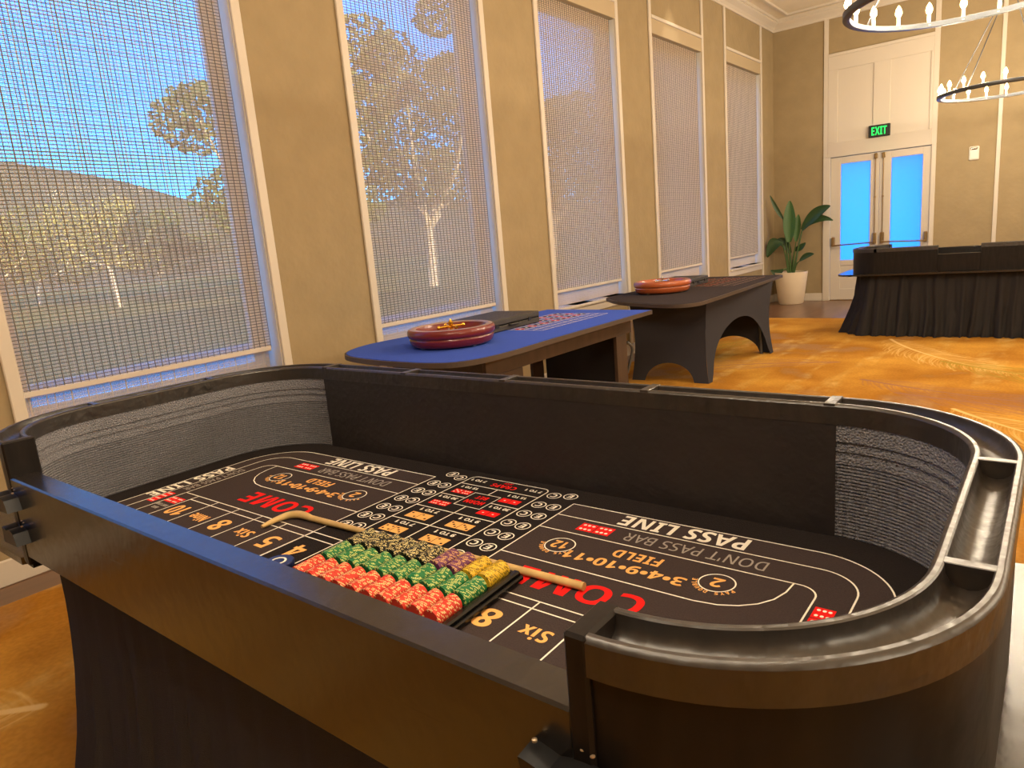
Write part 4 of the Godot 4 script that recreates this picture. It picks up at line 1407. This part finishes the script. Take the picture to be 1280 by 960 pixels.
# ---------------------------------------------------------------- lights
func chandelier(at: Vector3, label: String, turn: float) -> void:
	var o := base("ring_chandelier", at, turn)
	tag(o, label, "chandelier", "ring chandeliers")
	var R := 0.69
	put(lathe_mesh([Vector2(R - 0.03, 0.0), Vector2(R + 0.012, 0.0), Vector2(R + 0.016, 0.004), Vector2(R + 0.016, 0.038), Vector2(R + 0.010, 0.042), Vector2(R + 0.004, 0.038), Vector2(R + 0.002, 0.010), Vector2(R - 0.024, 0.010), Vector2(R - 0.026, 0.03), Vector2(R - 0.032, 0.03), Vector2(R - 0.03, 0.0)], 72), "ring", M.iron, o)
	put(lathe_mesh([Vector2(0, 1.16), Vector2(0.02, 1.17), Vector2(0.03, 1.2), Vector2(0.012, 1.24), Vector2(0.008, CEIL - at.y - 0.03), Vector2(0.06, CEIL - at.y - 0.02), Vector2(0.065, CEIL - at.y), Vector2(0, CEIL - at.y)], 16), "stem", M.iron, o)
	for k in 4:
		var a := TAU * (k + 0.35) / 4.0
		put(tube_of([Vector3(cos(a) * 0.02, 1.18, sin(a) * 0.02), Vector3(cos(a) * R, 0.03, sin(a) * R)], [0.006], 8), "cable", M.iron, o)
	var sleeve := lathe_mesh([Vector2(0, 0.01), Vector2(0.020, 0.01), Vector2(0.022, 0.016), Vector2(0.0115, 0.02), Vector2(0.0115, 0.085), Vector2(0.009, 0.088), Vector2(0, 0.088)], 12)
	var bulb := lathe_mesh([Vector2(0, 0.088), Vector2(0.010, 0.09), Vector2(0.020, 0.106), Vector2(0.0225, 0.12), Vector2(0.017, 0.142), Vector2(0.007, 0.162), Vector2(0, 0.17)], 12)
	var N := 20
	for k in N:
		var a := TAU * k / N
		var p := Vector3(cos(a) * (R - 0.012), 0.0, sin(a) * (R - 0.012))
		var c := put(sleeve, "candle", M.sleeve, o, p)
		put(bulb, "bulb", M.bulb, c)
		var l := OmniLight3D.new()
		l.name = "lamp"
		l.light_color = Color(1.0, 0.93, 0.82)
		l.light_energy = LAMP
		l.light_size = 0.018
		l.omni_range = 25.0
		l.omni_attenuation = 2.0
		l.shadow_enabled = true
		c.add_child(l)
		l.position = Vector3(0, 0.118, 0)

const LAMP := 0.34

func downlight(at: Vector3, label: String) -> void:
	var o := base("downlight", at)
	tag(o, label, "downlight", "recessed downlights over the windows")
	put(lathe_mesh([Vector2(0.045, 0.0), Vector2(0.065, -0.002), Vector2(0.066, 0.0)], 24), "bezel", M.trim, o)
	put(lathe_mesh([Vector2(0, -0.0015), Vector2(0.045, -0.0015), Vector2(0.045, -0.0005), Vector2(0, -0.0005)], 24), "lamp_face", M.spot_face, o)
	var l := SpotLight3D.new()
	l.name = "beam"
	l.light_color = Color(1.0, 0.93, 0.82)
	l.light_energy = 1.2
	l.light_size = 0.03
	l.spot_angle = 24.0
	l.spot_angle_attenuation = 0.6
	l.spot_range = 15.0
	l.spot_attenuation = 2.0
	l.shadow_enabled = true
	o.add_child(l)
	l.position = Vector3(0, -0.01, 0)
	l.rotation_degrees = Vector3(-90, 0, 0)

func lights() -> void:
	chandelier(Vector3(3.55, 2.75, -5.62), "large ring chandelier with candle bulbs, the nearer one in view", 0.12)
	chandelier(Vector3(3.47, 2.75, -10.67), "ring chandelier with candle bulbs hanging before the end wall", 0.05)
	for a in [Vector3(3.6, 2.75, -0.57), Vector3(8.3, 2.75, -0.57), Vector3(8.3, 2.75, -5.4), Vector3(8.3, 2.75, -10.67)]:
		chandelier(a, "ring chandelier hanging outside the picture, %s" % ["over the near craps table", "over the near end of the far aisle", "over the middle of the far aisle", "over the end of the far aisle"][[3.6, 8.3].find(a.x) + (0 if a.z > -1 else (1 if a.z > -8 else 2))], 0.0)
	downlight(Vector3(0.22, CEIL, win_z(4) - 0.62), "small recessed downlight above the fourth window")
	downlight(Vector3(0.22, CEIL, win_z(2) - 0.62), "small recessed downlight above the second window")

# ---------------------------------------------------------------- plant
func plant() -> void:
	var c := Vector3(0.40, 0, -12.66)
	var pot := base("potted_plant", c)
	tag(pot, "broad-leaved green plant in a tapered cream planter in the room corner", "potted plant")
	put(lathe_mesh([Vector2(0, 0.0), Vector2(0.195, 0.0), Vector2(0.205, 0.012), Vector2(0.275, 0.545), Vector2(0.275, 0.555), Vector2(0.255, 0.555), Vector2(0.25, 0.50), Vector2(0, 0.50)], 40), "planter", M.pot, pot)
	put(lathe_mesh([Vector2(0.249, 0.502), Vector2(0.2, 0.512), Vector2(0, 0.52)], 24), "soil", M.soil, pot)
	var p := pot
	var up := Vector3(0, 0.518, 0)
	# tip of the stalk, tip of the blade, blade half width, droop
	var leaves := [
		[Vector3(-0.10, 0.95, 0.10), Vector3(-0.31, 1.36, 0.12), 0.035, -0.03, 0],
		[Vector3(0.0, 0.55, 0.10), Vector3(0.0, 1.24, 0.06), 0.10, 0.0, 1],
		[Vector3(0.10, 0.55, 0.05), Vector3(0.13, 1.0, 0.02), 0.06, 0.03, 1],
		[Vector3(0.20, 0.74, 0.06), Vector3(0.66, 1.10, 0.12), 0.085, 0.07, 0],
		[Vector3(0.20, 0.76, 0.02), Vector3(0.69, 0.86, 0.05), 0.06, 0.09, 0],
		[Vector3(-0.12, 0.56, 0.10), Vector3(-0.36, 0.32, 0.16), 0.10, 0.10, 0],
		[Vector3(-0.02, 0.35, -0.05), Vector3(-0.22, 0.62, -0.02), 0.07, 0.05, 0],
		[Vector3(0.16, 0.22, 0.05), Vector3(0.40, 0.33, 0.08), 0.045, 0.03, 0],
		[Vector3(-0.10, 0.08, 0.10), Vector3(-0.30, 0.08, 0.15), 0.06, -0.05, 0],
		[Vector3(0.06, 0.40, 0.0), Vector3(0.25, 0.52, 0.02), 0.05, -0.02, 0]]
	for L in leaves:
		var a := Vector3(L[0].x * 0.25, 0, L[0].z * 0.25)
		put(tube_of([a, a.lerp(L[0], 0.5) + Vector3(0, 0.05, 0), L[0]], [0.018, 0.013, 0.008], 8), "stalk", M.stem, p, up)
		put(blade(L[0], L[1], L[2], L[3]), "leaf", M.leaf_light if L[4] == 1 else M.leaf, p, up)

func blade(a: Vector3, b: Vector3, hw: float, droop: float) -> ArrayMesh:
	var st := mb()
	st.set_smooth_group(1)
	var n := 14
	var d := (b - a).normalized()
	var side := d.cross(Vector3(0.25, 0.2, 1.0).normalized()).normalized()
	var up := side.cross(d).normalized()
	var rows := []
	for i in n + 1:
		var t := float(i) / n
		var m := a.lerp(b, t) + Vector3(0, droop * 4.0 * t * (1.0 - t), 0)
		var w := hw * pow(sin(PI * clampf(t * 0.92 + 0.06, 0.0, 1.0)), 0.7)
		var r := []
		for k in 5:
			var s := (k - 2) / 2.0
			r.append(m + side * w * s + up * absf(s) * w * 0.38)
		rows.append(r)
	for i in n:
		for k in 4:
			quad(st, rows[i][k], rows[i + 1][k], rows[i + 1][k + 1], rows[i][k + 1])
	# underside a little apart, so that the blade has thickness
	for i in n:
		for k in 4:
			var o := up * -0.003
			quad(st, rows[i][k] + o, rows[i][k + 1] + o, rows[i + 1][k + 1] + o, rows[i + 1][k] + o)
	return done(st)

# ---------------------------------------------------------------- outdoors
func tree(at: Vector3, h: float, spread: float, label: String, tone: Color, sd: int, fork: float, dense := 1.0) -> void:
	var o := base("garden_tree", at)
	tag(o, label, "tree", "trees in the garden")
	var tr := RandomNumberGenerator.new()
	tr.seed = sd
	var st := mb()
	var tips := []
	var fk := Vector3(tr.randf_range(-0.3, 0.3), h * fork, tr.randf_range(-0.3, 0.3))
	tube(st, [Vector3(0, -0.3, 0), fk * 0.5 + Vector3(0.15, 0, 0.1), fk], [0.05 * h * 0.5, 0.04 * h * 0.5, 0.032 * h * 0.5], 9)
	for k in 6:
		var a := TAU * k / 6.0 + tr.randf() * 0.6
		var tip := Vector3(cos(a) * spread * tr.randf_range(0.45, 0.8), h * tr.randf_range(0.6, 0.92), sin(a) * spread * tr.randf_range(0.45, 0.8))
		var mid := fk.lerp(tip, 0.5) + Vector3(cos(a), -0.4, sin(a)) * spread * 0.12
		tube(st, [fk * 0.98, mid, tip], [0.028 * h * 0.5, 0.018 * h * 0.5, 0.007 * h * 0.5], 7)
		tips.append(tip)
		tips.append(mid)
	put(done(st), "trunk", M.bark, o)
	st = mb()
	var clumps := []
	for t in tips:
		clumps.append([t, spread * tr.randf_range(0.28, 0.45)])
	for k in 8:
		var a := tr.randf() * TAU
		clumps.append([Vector3(cos(a) * spread * 0.75 * tr.randf(), h * tr.randf_range(0.62, 1.0), sin(a) * spread * 0.75 * tr.randf()), spread * tr.randf_range(0.22, 0.4)])
	for c in clumps:
		var n := int(520 * dense)
		for i in n:
			var d := Vector3(tr.randf_range(-1, 1), tr.randf_range(-1, 1), tr.randf_range(-1, 1))
			if d.length() > 1.0 or d.length() < 0.001: continue
			d = d.normalized() * pow(d.length(), 0.5)
			var p: Vector3 = c[0] + d * Vector3(1, 0.7, 1) * c[1]
			if p.y < h * fork * 0.9: continue
			var s := tr.randf_range(0.07, 0.15) * (0.6 + h / 18.0)
			var x := Vector3(tr.randf_range(-1, 1), tr.randf_range(-1, 1), tr.randf_range(-1, 1)).normalized()
			var y := x.cross(Vector3(tr.randf_range(-1, 1), tr.randf_range(-1, 1), tr.randf_range(-1, 1))).normalized()
			st.set_color(lin(tone * tr.randf_range(0.75, 1.25)))
			st.set_smooth_group(-1)
			quad(st, p - x * s, p + y * s * 0.6, p + x * s, p - y * s * 0.6)
	tag(put(done(st), "crown", M.foliage, o), "", "", "", "stuff")

func outdoors() -> void:
	tag(put(box_mesh(Vector3(-400, -0.75, -400), Vector3(-0.5, -0.35, 250)), "lawn", M.lawn), "dry lawn beyond the windows", "", "", "structure")
	tag(put(box_mesh(Vector3(-0.5, -0.75, -400), Vector3(300, -0.35, -13.8)), "lawn", M.path), "paving beyond the doors", "", "", "structure")
	tag(put(prism_mesh([Vector2(-9, 60), Vector2(-6, 60), Vector2(-7.5, 0), Vector2(-8, -12), Vector2(-10, -60), Vector2(-13, -60), Vector2(-11, -12), Vector2(-10.3, 0)], -0.35, -0.33), "garden_path", M.path), "paved path across the lawn", "", "", "structure")
	# hill ridge
	var st := mb()
	st.set_smooth_group(4)
	var ns := FastNoiseLite.new()
	ns.seed = 6
	ns.frequency = 0.006
	var nx := 70
	var nz := 14
	var P := func(i: int, j: int) -> Vector3:
		var z := lerpf(-420.0, 300.0, float(i) / nx)
		var t := float(j) / nz
		var x := lerpf(-110.0, -420.0, t)
		var ridge := 33.0 + 18.0 * smoothstep(-190.0, -90.0, z) + 8.0 * ns.get_noise_2d(z, 0.0)
		return Vector3(x, -0.6 + ridge * smoothstep(0.0, 0.75, t) + 5.0 * ns.get_noise_2d(z * 3.0, x * 3.0) * t, z)
	for i in nx:
		for j in nz:
			quad(st, P.call(i, j), P.call(i + 1, j), P.call(i + 1, j + 1), P.call(i, j + 1))
	tag(put(done(st), "hillside", M.hill), "dry hillside rising behind the garden trees", "", "", "structure")
	var green := Color(0.33, 0.37, 0.20)
	var olive := Color(0.42, 0.42, 0.25)
	var pale := Color(0.52, 0.50, 0.30)
	tree(Vector3(-20.0, -0.35, -17.4), 8.4, 4.4, "dark tree at the edge of the largest window beside the sky", green, 3, 0.22, 3.0)
	tree(Vector3(-20.0, -0.35, -24.6), 11.5, 4.6, "large tree filling the second window", olive, 2, 0.24, 2.0)
	tree(Vector3(-20.0, -0.35, -34.8), 10.0, 4.4, "tree at the near side of the third window", olive, 4, 0.25, 2.0)
	tree(Vector3(-20.0, -0.35, -45.5), 9.6, 5.0, "tree at the far side of the third window", green, 10, 0.25, 2.0)
	tree(Vector3(-20.0, -0.35, -60.0), 12.5, 6.0, "tall tree seen through the fourth window", olive, 12, 0.25, 2.0)
	tree(Vector3(-38.0, -0.35, -17.6), 5.4, 3.6, "pale-trunked low tree in the middle of the largest window", pale, 5, 0.42)
	tree(Vector3(-46.0, -0.35, -14.2), 5.6, 4.2, "low spreading tree at the near side of the largest window", olive, 7, 0.3, 1.5)
	tree(Vector3(-46.0, -0.35, -24.0), 5.4, 4.4, "low tree under the hill in the largest window", green, 8, 0.3, 1.5)
	tree(Vector3(-58.0, -0.35, -20.0), 6.0, 5.0, "low tree on the far side of the lawn", green, 9, 0.25, 1.5)
	tree(Vector3(-48.0, -0.35, -36.0), 6.5, 5.4, "broad low tree behind the dark tree", olive, 14, 0.25, 1.5)

func _ready() -> void:
	rng.seed = 1
	camera_and_light()
	make_materials()
	room()
	outdoors()
	near_craps()
	far_craps()
	roulette_tables()
	var names := ["woven shade in the window just outside the picture", "woven shade in the largest window, with sky and hillside behind it", "woven shade in the second window, behind the blue roulette table", "woven shade in the third window", "woven shade in the fourth window, under the light cone", "woven shade in the last window beside the plant"]
	for i in range(0, 6):
		shade(i, names[i])
	lights()
	plant()
	chips_and_tray()
	stick_and_puck()
